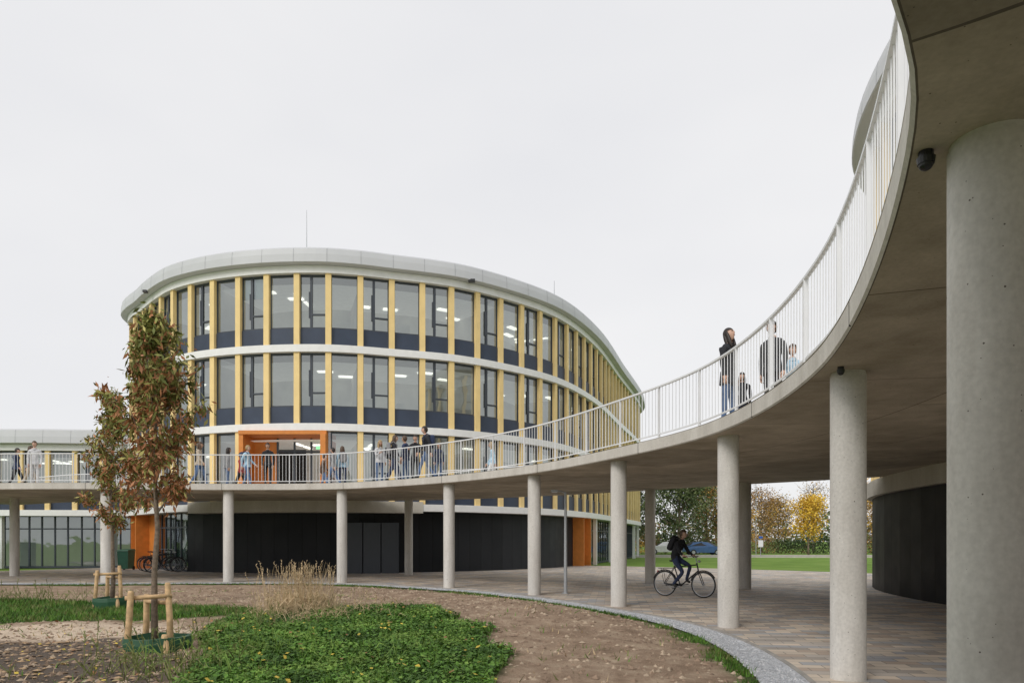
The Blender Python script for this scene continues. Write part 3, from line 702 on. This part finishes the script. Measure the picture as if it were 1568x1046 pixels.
dk=[leafmat('bg_dark',(.055,.085,.035)),leafmat('bg_mid',(.10,.14,.055)),leafmat('bg_light',(.17,.20,.08))]
au=[leafmat('au_dark',(.20,.13,.07)),leafmat('au_mid',(.38,.23,.09)),leafmat('au_light',(.60,.38,.10))]
ye=[leafmat('ye_a',(.64,.40,.05)),leafmat('ye_b',(.82,.57,.08))]
tree('broadleaf_tree',(20.5,88,0),11,.25,[(1.5,3),(4,4.2),(7,3.6),(9.5,2),(11,.5)],34,13000,.22,dk,11,.5,sig=.6)
tree('broadleaf_tree',(14.8,92,0),9,.2,[(1.0,2),(3.5,3.2),(6,2.6),(9,.5)],26,9000,.22,dk,12,.5,sig=.5)
tree('broadleaf_tree',(26,96,0),9.5,.2,[(1.5,2),(4,2.8),(7,2.0),(9.5,.4)],26,6500,.22,dk[1:]+au[1:],13,.5,sig=.5)
tree('yellow_maple_tree',(32.6,79,0),6.3,.12,[(1.7,1.2),(3,2.0),(4.5,1.6),(6.2,.4)],24,4600,.18,ye,14,.5,sig=.38)
tree('yellow_maple_tree',(29.2,92,0),5.6,.12,[(1.2,1.2),(2.4,1.8),(3.8,1.5),(5.6,.4)],24,3600,.18,[au[2],ye[0]],24,.5,sig=.35)
tree('bare_tree',(39,93,0),9.2,.16,[(2.2,1.8),(5,3.0),(7.5,2.0),(9.2,.6)],46,600,.16,au,15,.5,sig=.4)
tree('autumn_tree',(34,98,0),8.2,.16,[(1.5,1.8),(4,2.8),(6.5,2.0),(8.2,.5)],34,4200,.18,au,16,.45,sig=.5)
tree('autumn_tree',(44,90,0),8.5,.16,[(1.5,2),(4,3.0),(6.5,2.2),(8.5,.5)],34,5000,.18,au+ye[:1],17,.45,sig=.5)
tree('autumn_tree',(40,108,0),7.5,.16,[(1.0,2),(3,3.0),(5.5,2.2),(7.5,.5)],34,4500,.2,au+dk[2:],27,.45,sig=.5)
tree('bare_tree',(29.5,104,0),9.5,.14,[(2,1.4),(5,2.4),(8,1.4),(9.5,.3)],40,700,.16,dk[2:],18,.5,sig=.4)
def mass(name,segs,n,sz,mats,seed):
    R=random.Random(seed); V=[];Fc=[];mi=[]
    for _ in range(n):
        x0,y0,x1,y1,h,dp=R.choices(segs,weights=[abs(s[2]-s[0])+abs(s[3]-s[1]) for s in segs])[0]
        t=R.random(); x=x0+(x1-x0)*t; y=y0+(y1-y0)*t+R.uniform(-dp,dp)
        hh=h*(.72+.45*noise.noise((x*.16,y*.16,seed)))*(1+.12*noise.noise((x*.6,y*.6,seed)))
        z=hh*R.random()**.8; q=Vector((x+R.gauss(0,.3),y,z)); l=sz*R.uniform(.5,1.2)
        d=Vector((R.gauss(0,1),R.gauss(0,1),R.gauss(0,1))).normalized(); u=d.cross(Vector((R.gauss(0,1),R.gauss(0,1),R.gauss(0,1)))).normalized()
        o=len(V); V+=[q-d*l*.5,q+u*l*.35,q+d*l*.5,q-u*l*.35]; Fc.append((o,o+1,o+2,o+3)); mi.append(min(len(mats)-1,max(0,int((noise.noise((x*.25,y*.25,z*.4+seed))+.5+R.gauss(0,.12))*len(mats)))))
    me=bpy.data.meshes.new(name); me.from_pydata([tuple(v) for v in V],[],Fc)
    for m in mats: me.materials.append(m)
    me.polygons.foreach_set('material_index',mi); me.update(); return link(bpy.data.objects.new(name,me))
mass('hedge',[(8,90,62,88,3.0,1.2)],22000,.24,dk+au,5)
mass('distant_trees',[(-60,150,120,150,8.0,4),(-140,90,-60,150,9,4),(120,150,160,60,9,4)],26000,.9,dk+au[:1],6)
mb=MB(); mb.add([(-150,70,-.024),(170,66,-.024),(170,72.5,-.024),(-150,77,-.024)],[(0,1,2,3)]); mb.obj('road',M['asphalt'])
mb=MB()
for k in range(-20,26):
    x=k*6; yy=73.5-(x)*.013; mb.add([(x,yy-.06,-.020),(x+3,yy-.06-.04,-.020),(x+3,yy+.06-.04,-.020),(x,yy+.06,-.020)],[(0,1,2,3)])
mb.obj('road_markings',M['white'])
def kerb(name,a,b):
    a=Vector(a);b=Vector(b);t=(b-a).normalized();nn=Vector((-t.y,t.x,0))*.07
    mb=MB(); mb.box8([a-nn,b-nn,b+nn,a+nn],[p+Vector((0,0,.13)) for p in(a-nn,b-nn,b+nn,a+nn)]); mb.obj(name,M['beam'])
kerb('road_kerb',(-150,77.1,-.03),(170,72.6,-.03)); kerb('road_kerb',(-150,69.9,-.03),(170,65.9,-.03))
def lamp_post(name,loc,h,arm):
    mb=MB(); mb.tube([(0,0,0),(0,0,.5),(0,0,h)],[.055,.05,.035],12); mb.tube([(0,0,h-.02),(arm*.5,0,h+.03),(arm,0,h+.03)],[.03,.025,.025],8)
    mb.tube([(0,0,-.0),(0,0,.03)],[.1,.1],12)
    mb.box((arm*1.15,0,h+.03),(abs(arm)*.35,.09,.03)); mb.box((arm*1.15,0,h-.005),(abs(arm)*.28,.07,.008),1)
    mb.obj(name,[M['steel'],M['white']],loc=loc)
lamp_post('street_lamp',(1.55,20.8,.03),2.93,-.28)
lamp_post('street_lamp',(29.2,86,-.03),8.8,-1.2)
lamp_post('street_lamp',(7.6,56,-.03),4.6,-.5)
mb=MB(); mb.tube([(0,0,0),(0,0,2.1)],[.035,.035],8)
mb.box((0,-.05,1.3),(.25,.015,.35),1); mb.box((0,-.052,1.95),(.2,.012,.12),2); mb.obj('traffic_sign',[M['steel'],M['white'],simple('sign_blue',(.03,.12,.45),.4)],loc=(25.6,74,-.03))

# ---------------------------------------------------------------- vehicles / bikes / bin
def car(name,loc,rot,paint):
    r=empty(name,loc,rot); mb=MB()
    pr=[(-2.1,.35),(-2.15,.7),(-2.0,.95),(-1.75,1.02),(-1.2,1.42),(-.2,1.47),(.35,1.40),(1.05,.98),(1.85,.86),(2.1,.68),(2.12,.38),(1.9,.28),(-1.9,.28)]
    n=len(pr); 
    for s in(-1,1):
        for x,z in pr: mb.v.append((x,s*(.84 if z<1.05 else .64),z))
    for i in range(n): j=(i+1)%n; mb.f.append((i,j,n+j,n+i)); mb.m.append(0)
    mb.f.append(tuple(range(n)));mb.m.append(0); mb.f.append(tuple(range(2*n-1,n-1,-1)));mb.m.append(0)
    mb.obj('body',paint,r,local=True)
    mb=MB()
    for s in(-1,1):
        y0,y1=s*.80,s*.67
        mb.add([(-1.55,y0,1.03),(.95,y0,1.03),(.32,y1,1.36),(-1.15,y1,1.38)],[(0,1,2,3)])
    mb.add([(1.02,-.7,1.01),(1.02,.7,1.01),(.38,.58,1.395),(.38,-.58,1.395)],[(0,1,2,3)]); mb.add([(-1.78,-.7,1.05),(-1.78,.7,1.05),(-1.24,.58,1.41),(-1.24,-.58,1.41)],[(0,1,2,3)])
    mb.obj('windows',M['dark'],r,local=True)
    mb=MB()
    for x in(-1.3,1.35):
        for s in(-1,1):
            mb.tube([(x,s*.70,.31),(x,s*.87,.31)],[.31,.31],20); mb.tube([(x,s*.87,.31),(x,s*.88,.31)],[.19,.19],14,1)
    mb.obj('wheels',[M['rubber'],M['steel']],r,local=True)
car('parked_car',(21.3,80.2,-.02),.05,simple('blue_car',(.05,.12,.28),.3)); car('parked_car',(18.0,84.5,-.02),3.1,simple('white_car',(.7,.7,.7),.3)); car('parked_car',(23.2,86,-.02),.1,simple('dark_car',(.06,.065,.07),.3))

def bicycle(loc,rot,name='bicycle'):
    r=empty(name,loc,rot); mb=MB(); rw=(-.52,0,.35); fw=(.62,0,.35)
    for c in(rw,fw):
        mb.torus(c,.335,.019,n=36,k=8,mi=1); mb.torus(c,.312,.009,n=36,k=5,mi=2)
        mb.tube([(c[0],-.05,c[2]),(c[0],.05,c[2])],[.022,.022],8,2)
        for k in range(18):
            a=2*pi*k/18; s=.03*(-1)**k; mb.tube([(c[0],s,c[2]),(c[0]+.31*cos(a),0,c[2]+.31*sin(a))],[.0022,.0022],3,2,False)
        pts=[]; 
        for k in range(11):
            a=math.radians(30+k*13.5) if c is fw else math.radians(10+k*15); pts.append((c[0]+.372*cos(a),0,c[2]+.372*sin(a)))
        mb.tube(pts,[.016]*11,5,0)
    bb=(-.05,0,.29); st=(-.235,0,.84); ht=(.43,0,.93); hb=(.475,0,.72)
    T=lambda a,b,rr,mi=0: mb.tube([a,b],[rr,rr],8,mi)
    T(bb,st,.018);T(st,(-.27,0,.95),.014,2);T((-.225,0,.80),(.44,0,.88),.017);T(bb,hb,.019);T(ht,hb,.021)
    for s in(-1,1):
        T((-.52,s*.05,.35),(-.05,s*.03,.29),.010);T((-.52,s*.05,.35),(-.23,s*.03,.80),.009)
        mb.tube([(.48,s*.035,.70),(.52,s*.05,.6),(.62,s*.05,.35)],[.014,.013,.010],7)
        T((-.70,s*.06,.76),(-.25,s*.06,.77),.007); T((-.52,s*.055,.35),(-.60,s*.06,.76),.006)
        mb.tube([(.40,0,1.08),(.40,s*.16,1.11),(.33,s*.27,1.11),(.20,s*.30,1.08)],[.012]*4,7,2); T((.27,s*.285,1.095),(.17,s*.305,1.075),.017,1)
    T((.43,0,.93),(.40,0,1.09),.013,2)
    T((-.70,-.06,.76),(-.70,.06,.76),.007);T((-.5,-.06,.765),(-.5,.06,.765),.006)
    def sf(p): 
        w=1-.55*max(0,min(1,(p.x+.05)/.19)); return Vector((p.x,p.y*w,p.z))
    mb.ell((-.25,0,.975),(.14,.085,.032),14,8,1,fn=sf)
    mb.torus((-.05,.045,.29),.085,.006,n=20,k=4,mi=2)
    mb.box((-.28,.055,.315),(.25,.006,.035),0)
    ca=math.radians(20); 
    for s,sg in((.09,1),(-.09,-1)):
        p=(-.05+sg*.16*cos(ca)*.9,s,.29+sg*.16*sin(ca)); 
        T((-.05,s*.7,.29),(p[0],s*.7,p[2]),.009,2); mb.box((p[0],s*1.25,p[2]),(.045,.035,.010),1)
    mb.ell((.50,0,.97),(.045,.035,.035),10,7,2)
    mb.box((-.73,0,.68),(.012,.03,.02),3)
    mb.obj('frame_and_wheels',[M['black'],M['rubber'],M['steel'],simple('rear_light',(.4,.02,.02),.4)],r,smooth=False,local=True)
    return r
BL=(4.64,19.6,.03); BR=-.70
bicycle(BL,BR)
for k,(x,y) in enumerate([(-18.0,36.9),(-17.55,36.3),(-17.2,36.0),(-16.9,35.5)]): bicycle((x,y-.6,.03),.25+.1*k)
mb=MB(); mb.add([(-.25,-.3,.06),(.25,-.3,.06),(.25,.3,.06),(-.25,.3,.06),(-.29,-.36,.98),(.29,-.36,.98),(.29,.36,.98),(-.29,.36,.98)],[(3,2,1,0),(4,5,6,7),(0,1,5,4),(1,2,6,5),(2,3,7,6),(3,0,4,7)])
mb.box8([(-.31,-.39,.985),(.31,-.39,.985),(.31,.38,.985),(-.31,.38,.985)],[(-.29,-.36,1.05),(.29,-.36,1.05),(.28,.34,1.1),(-.28,.34,1.1)]); mb.tube([(-.24,.34,1.02),(.24,.34,1.02)],.02,6)
for s in(-1,1): mb.tube([(s*.22,.28,.1),(s*.28,.28,.1)],.1,12,1)
mb.obj('wheelie_bin',[simple('bin_green',(.03,.13,.08),.5),M['rubber']],loc=(-20.3,37.8,.03))
mb=MB(); mb.box((-28.6,39.3,.75),(.55,.06,.72)); mb.obj('teal_panel',M['teal'])

# ---------------------------------------------------------------- people
skins=[simple('skin_a',(.62,.39,.29),.55,var=.05),simple('skin_b',(.48,.29,.20),.55,var=.05)]
lips=simple('lips',(.35,.10,.09),.5)
def cloth(name,c): return simple(name,c,.85,var=.25,scale=9,bump=.3,bscale=30)
CL={'black':cloth('cloth_black',(.018,.019,.024)),'navy':cloth('cloth_navy',(.03,.045,.10)),'jeans':cloth('cloth_jeans',(.09,.15,.28)),'ltblue':cloth('cloth_lightblue',(.40,.58,.72)),
 'grey':cloth('cloth_grey',(.26,.26,.27)),'white':cloth('cloth_white',(.70,.70,.69)),'beige':cloth('cloth_beige',(.48,.40,.31)),'brown':cloth('cloth_brown',(.15,.09,.06)),'ltgrey':cloth('cloth_ltgrey',(.58,.58,.6)),'red':cloth('cloth_red',(.3,.04,.04))}
HR={'dark':simple('hair_dark',(.022,.014,.010),.5),'brown':simple('hair_brown',(.08,.045,.025),.5),'blond':simple('hair_blond',(.38,.27,.13),.5)}
SH=simple('shoes',(.03,.03,.03),.5); SHW=simple('shoes_white',(.6,.6,.6),.5)
def lb(p,a,L,side=0): return Vector(p)+Vector((sin(a)*L,side,-cos(a)*L))
def person(name,loc,heading,H=1.72,pose='stand',jacket='black',legs='jeans',hair='dark',longhair=False,backpack=None,look=(0,0),skin=0,shoes=SH,coat=False,seated=None,build=1.0):
    J={'pelvis':Vector((0,0,.95)),'belly':Vector((.01,0,1.09)),'chest':Vector((.0,0,1.27)),'up':Vector((-.01,0,1.385)),'neck':Vector((.01,0,1.475)),'head':Vector((.025,0,1.55))}
    for s,sd in((1,'l'),(-1,'r')):
        J['sh_'+sd]=Vector((-.01,s*.175,1.385)); J['hip_'+sd]=Vector((0,s*.09,.90))
    if pose=='walk': A={'l':(.42,.22,-.38,-.12),'r':(-.2,-.62,.32,.62)}
    elif pose=='walk2': A={'r':(.38,.2,-.3,-.05),'l':(-.18,-.5,.3,.9)}
    elif pose=='lean': A={'l':(.05,0,.75,1.25),'r':(-.04,-.1,.7,1.3)}
    elif pose=='phone': A={'l':(.05,-.02,.1,.3),'r':(-.02,-.06,.35,1.9)}
    else: A={'l':(.06,.0,.04,.22),'r':(-.05,-.09,-.04,.14)}
    for s,sd in((1,'l'),(-1,'r')):
        a=A[sd]
        J['kn_'+sd]=lb(J['hip_'+sd],a[0],.41,s*.01); J['an_'+sd]=lb(J['kn_'+sd],a[1],.41)
        J['toe_'+sd]=J['an_'+sd]+Vector((.14*cos(a[1]*.6),s*.02,-.055+.1*sin(a[1]*.6)))
        J['el_'+sd]=lb(J['sh_'+sd],a[2],.28,s*.05); J['wr_'+sd]=lb(J['el_'+sd],a[3],.24,-s*.01); 
        dh=(J['wr_'+sd]-J['el_'+sd]).normalized(); J['ha_'+sd]=J['wr_'+sd]+dh*.08
    if seated: 
        for k,v in seated.items(): J[k]=Vector(v)
    else:
        dz=.085-min(J['an_l'].z,J['an_r'].z)
        for k in J: J[k]=J[k]+Vector((0,0,dz))
    rad={'pelvis':.125,'belly':.115,'chest':.13,'up':.105,'neck':.055,'head':.055}
    for sd in 'lr': rad.update({'sh_'+sd:.066,'el_'+sd:.047,'wr_'+sd:.032,'ha_'+sd:.033,'hip_'+sd:.092,'kn_'+sd:.060,'an_'+sd:.042,'toe_'+sd:.036})
    for k in('pelvis','belly','chest','up'): rad[k]*=build*(1.08 if coat else 1)
    E=[('pelvis','belly'),('belly','chest'),('chest','up'),('up','neck'),('neck','head')]
    for sd in 'lr': E+=[('up','sh_'+sd),('sh_'+sd,'el_'+sd),('el_'+sd,'wr_'+sd),('wr_'+sd,'ha_'+sd),('pelvis','hip_'+sd),('hip_'+sd,'kn_'+sd),('kn_'+sd,'an_'+sd),('an_'+sd,'toe_'+sd)]
    names=list(J); ix={k:i for i,k in enumerate(names)}
    me=bpy.data.meshes.new('sk'); me.from_pydata([tuple(J[k]) for k in names],[(ix[a],ix[b_]) for a,b_ in E],[])
    ob=link(bpy.data.objects.new('sk',me)); md=ob.modifiers.new('s','SKIN'); md.use_smooth_shade=True
    sv=me.skin_vertices[0].data
    for k in names: sv[ix[k]].radius=(rad[k],rad[k]); sv[ix[k]].use_root=(k=='pelvis')
    sb=ob.modifiers.new('sub','SUBSURF'); sb.levels=2; sb.render_levels=2
    dg=bpy.context.evaluated_depsgraph_get(); ev=ob.evaluated_get(dg); m2=bpy.data.meshes.new_from_object(ev)
    bpy.data.objects.remove(ob)
    mb=MB(); mb.v=[tuple(v.co) for v in m2.vertices]; mb.f=[tuple(p.vertices) for p in m2.polygons]
    SA=np.array([tuple(J[a]) for a,b_ in E]); SB=np.array([tuple(J[b_]) for a,b_ in E])
    lab=[]
    for a,b_ in E:
        if b_ in('neck',): lab.append(0)
        elif b_=='head': lab.append(3)
        elif b_[:2] in('sh','el','wr'): lab.append(0)
        elif b_[:2]=='ha': lab.append(3)
        elif b_[:3]=='toe': lab.append(2)
        elif b_[:2] in('hi','kn','an'): lab.append(1)
        else: lab.append(0)
    for p in m2.polygons:
        c=np.array(p.center); d=SB-SA; t=np.clip(((c-SA)*d).sum(1)/(d*d).sum(1),0,1); dist=np.linalg.norm(SA+d*t[:,None]-c,axis=1); j=int(dist.argmin()); l=lab[j]
        if coat and l==1 and c[2]>J['pelvis'].z-.22: l=0
        if l==1 and E[j][1][:3]=='hip': l=0 if c[2]>J['pelvis'].z-.09 else 1
        mb.m.append(l)
    for s,sd in((1,'l'),(-1,'r')):
        w=J['wr_'+sd]; h=J['ha_'+sd]; d=(h-w).normalized(); side=Vector((0,1,0)).cross(d).normalized()
        inn=Vector((0,-s,0))
        if seated: side=Vector((0,1,0)); inn=Vector((0,0,-1)); inn=(inn-d*inn.dot(d)).normalized()
        for k in range(4):
            L=(.062,.072,.068,.052)[k]; b0=w+d*.06+side*(-.026+.0175*k)
            c1=b0+d*.03; c2=c1+d*L*.45+inn*.012; c3=c2+d*L*.3+inn*.026
            mb.tube([b0,c1,c2,c3],[.0095,.0095,.0085,.006],6,3)
        b0=w+d*.02-side*.02; mb.tube([b0,b0-side*.022+d*.02+inn*.008,b0-side*.03+d*.05+inn*.018],[.012,.010,.007],6,3)
    R=Euler((0,-look[1],look[0])).to_matrix(); hc=J['head']+R@Vector((.02,0,.095))
    def hf(p):
        x,y,z=p
        if z<0: y*=1-.30*(-z/.12)**1.4; x=x*(1-.18*(-z/.12))+.012*(-z/.12)
        if x>.06 and abs(y)<.018 and -.04<z<.02: x+=.020*(1-abs(y)/.02)*(1-abs(z+.012)/.034)
        if x>.05 and .005<z<.03 and .015<abs(y)<.045: x-=.006
        return Vector((x,y,z))
    mb.ell(hc,(.096,.076,.118),24,20,3,R,hf)
    for s in(-1,1):
        mb.ell(hc+R@Vector((.083,s*.030,.012)),(.008,.013,.007),8,6,5,R); mb.ell(hc+R@Vector((-.005,s*.077,-.002)),(.018,.008,.028),8,6,3,R)
        mb.ell(hc+R@Vector((.087,s*.030,.030)),(.006,.018,.004),8,5,4,R)
    mb.ell(hc+R@Vector((.088,0,-.055)),(.007,.024,.007),10,6,6,R)
    def kp(p): return not (p.x>.02 and p.z<.045) and not (p.z<-.06 and p.x>-.03)
    mb.ell(hc+R@Vector((-.008,0,.010)),(.106,.088,.122),24,20,4,R,None,kp)
    if longhair:
        mb.ell(hc+R@Vector((-.065,0,-.10)),(.055,.095,.20),14,12,4,R)
        for s in(-1,1): mb.ell(hc+R@Vector((-.0,s*.075,-.11)),(.035,.026,.17),10,10,4,R)
    cz=J['neck']; mb.tube([cz-Vector((0,0,.05)),cz+Vector((0,0,.015))],[.088,.068],14,0,False)
    if not seated or coat:
        pz=J['pelvis']; mb.tube([pz+Vector((0,0,.03)),pz-Vector((0,0,.09 if not coat else .2))],[.145*build,.165*build],18,0,False)
    if backpack:
        c=(J['chest']+J['up'])/2; ax=(J['up']-J['belly']).normalized(); th=math.atan2(ax.x,ax.z)
        RB=Matrix.Rotation(th,3,'Y')
        def bf(p): 
            f=lambda v,r: math.copysign(abs(v/r)**.55*r,v) if r else v
            return Vector((f(p.x,.085),f(p.y,.145),f(p.z,.22)))
        mb.ell(c+RB@Vector((-.19,0,-.04)),(.085,.145,.22),16,12,7,RB,bf)
        for s in(-1,1): mb.tube([c+RB@Vector((-.12,s*.09,.14)),c+RB@Vector((0.0,s*.105,.185)),c+RB@Vector((.12,s*.10,.06)),c+RB@Vector((.08,s*.12,-.12))],[.016]*4,6,7)
    sc=H/1.74
    mats=[CL[jacket],CL[legs],shoes,skins[skin],HR[hair],M['black'],lips,CL[backpack or 'black']]
    o=mb.obj(name,mats,smooth=True,loc=loc,rot=heading); o.scale=(sc,sc,sc); return o
seat={'pelvis':(-.23,0,1.07),'belly':(-.19,0,1.20),'chest':(-.12,0,1.36),'up':(-.06,0,1.46),'neck':(-.01,0,1.545),'head':(.02,0,1.61),
 'sh_l':(-.05,.175,1.455),'sh_r':(-.05,-.175,1.455),'el_l':(.06,.26,1.22),'el_r':(.06,-.26,1.22),'wr_l':(.17,.29,1.13),'wr_r':(.17,-.29,1.13),'ha_l':(.235,.29,1.115),'ha_r':(.235,-.29,1.115),
 'hip_l':(-.19,.09,1.02),'hip_r':(-.19,-.09,1.02),'kn_l':(.19,.11,.84),'an_l':(.07,.11,.45),'toe_l':(.19,.115,.39),
 'kn_r':(.08,-.11,.67),'an_r':(-.22,-.11,.33),'toe_r':(-.10,-.115,.27)}
person('cyclist',BL,BR,1.74,jacket='black',legs='navy',hair='brown',backpack='black',seated=seat,look=(-.1,0),build=1.12)
zD=ZT+.006
person('woman_in_dark_coat',(3.98,13.2,zD),-.7,1.78,'stand','black','jeans','dark',True,None,(-.1,.35),coat=True)
person('man_in_dark_jacket',(4.72,13.0,zD),-2.4,1.84,'stand','black','black','dark',backpack=None,coat=False,build=1.2)
person('pedestrian',(5.30,13.6,zD),-1.6,1.62,'walk2','ltblue','jeans','brown')
person('pedestrian',(4.62,14.4,zD),-2.2,1.25,'stand','black','navy','dark',True)
plist=[(-2.95,24.6,1.84,'walk','black','jeans','dark',3.4,'navy'),(-3.9,26.3,1.72,'stand','navy','jeans','brown',2.8,None),(-4.5,27.0,1.68,'walk2','grey','navy','brown',.2,'black'),
 (-3.5,26.0,1.70,'phone','black','black','dark',-1.5,None),(-.75,27.2,1.66,'walk','ltblue','white','blond',3.1,None),(-2.6,25.4,1.35,'stand','navy','jeans','brown',-1.2,None),
 (-6.7,28.4,1.62,'stand','ltblue','navy','brown',2.0,'grey'),(-6.95,28.0,1.55,'walk','grey','jeans','dark',2.9,None),(-9.65,28.4,1.74,'stand','black','black','dark',-1.4,None),(-10.4,28.2,1.66,'walk2','ltblue','jeans','blond',-.2,'navy'),
 (-11.4,28.8,1.62,'stand','grey','jeans','dark',.6,None),(-12.1,27.8,1.74,'walk','beige','jeans','brown',.1,None),(-11.6,30.8,1.70,'walk','red','black','dark',2.9,None),
 (-18.6,28.0,1.76,'stand','ltgrey','ltgrey','brown',-1.2,None),(-19.2,28.6,1.7,'walk','grey','beige','brown',.4,None),(-20.0,29.0,1.66,'walk','navy','black','dark',.1,None),(-8.2,31.3,1.7,'walk2','brown','jeans','dark',.1,None),
 (-4.9,26.6,1.6,'phone','ltgrey','jeans','blond',-.8,None),(-4.2,25.6,1.68,'walk','black','navy','brown',.2,'grey')]
for (x,y,h,ps,ja,le,ha,hd,bpk) in plist:
    person('pedestrian',(x,y,zD),hd,h,ps,ja,le,ha,random.random()<.4,bpk,skin=random.randint(0,1))

# ---------------------------------------------------------------- light / world / camera
w=bpy.data.worlds.new('World'); scene.world=w; w.use_nodes=True; nt=w.node_tree; lk=nt.links; bg=nt.nodes['Background']
sky=N(nt,'ShaderNodeTexSky'); sky.sky_type='NISHITA'; sky.sun_disc=False; sky.sun_elevation=math.radians(38); sky.sun_rotation=math.radians(215)
tc=N(nt,'ShaderNodeTexCoord'); nz=N(nt,'ShaderNodeTexNoise'); nz.inputs['Scale'].default_value=1.4; nz.inputs['Detail'].default_value=4
mp=N(nt,'ShaderNodeMapping'); mp.inputs['Scale'].default_value=(1,1,2.2); lk.new(tc.outputs['Generated'],mp.inputs[0]); lk.new(mp.outputs[0],nz.inputs['Vector'])
cr=ramp(nt,[(.3,(.88,.885,.915)),(.7,(1.0,.995,1.0))]); lk.new(nz.outputs['Fac'],cr.inputs[0])
vs=N(nt,'ShaderNodeVectorMath',operation='SCALE'); vs.inputs['Scale'].default_value=9.2; lk.new(cr.outputs[0],vs.inputs[0])
mx=N(nt,'ShaderNodeMix',data_type='RGBA'); mx.inputs[0].default_value=.95; lk.new(sky.outputs[0],mx.inputs[6]); lk.new(vs.outputs[0],mx.inputs[7]); lk.new(mx.outputs[2],bg.inputs['Color']); bg.inputs['Strength'].default_value=.1
sd=bpy.data.lights.new('sun','SUN'); sd.energy=1.5; sd.angle=math.radians(25); sd.color=(1,.955,.90); so=link(bpy.data.objects.new('sun',sd))
el=math.radians(38); az=math.radians(215); dirv=Vector((sin(az)*cos(el),cos(az)*cos(el),sin(el))); so.rotation_euler=dirv.to_track_quat('Z','Y').to_euler(); so.location=dirv*60
cam=bpy.data.cameras.new('camera'); co=link(bpy.data.objects.new('camera',cam)); co.location=(0,0,1.55); co.rotation_euler=(pi/2,0,0)
cam.sensor_width=36; cam.lens=25.26; cam.shift_y=.1945; cam.clip_end=4000; cam.clip_start=.05; scene.camera=co
scene.view_settings.view_transform='Standard'; scene.view_settings.look='None'; scene.view_settings.exposure=0
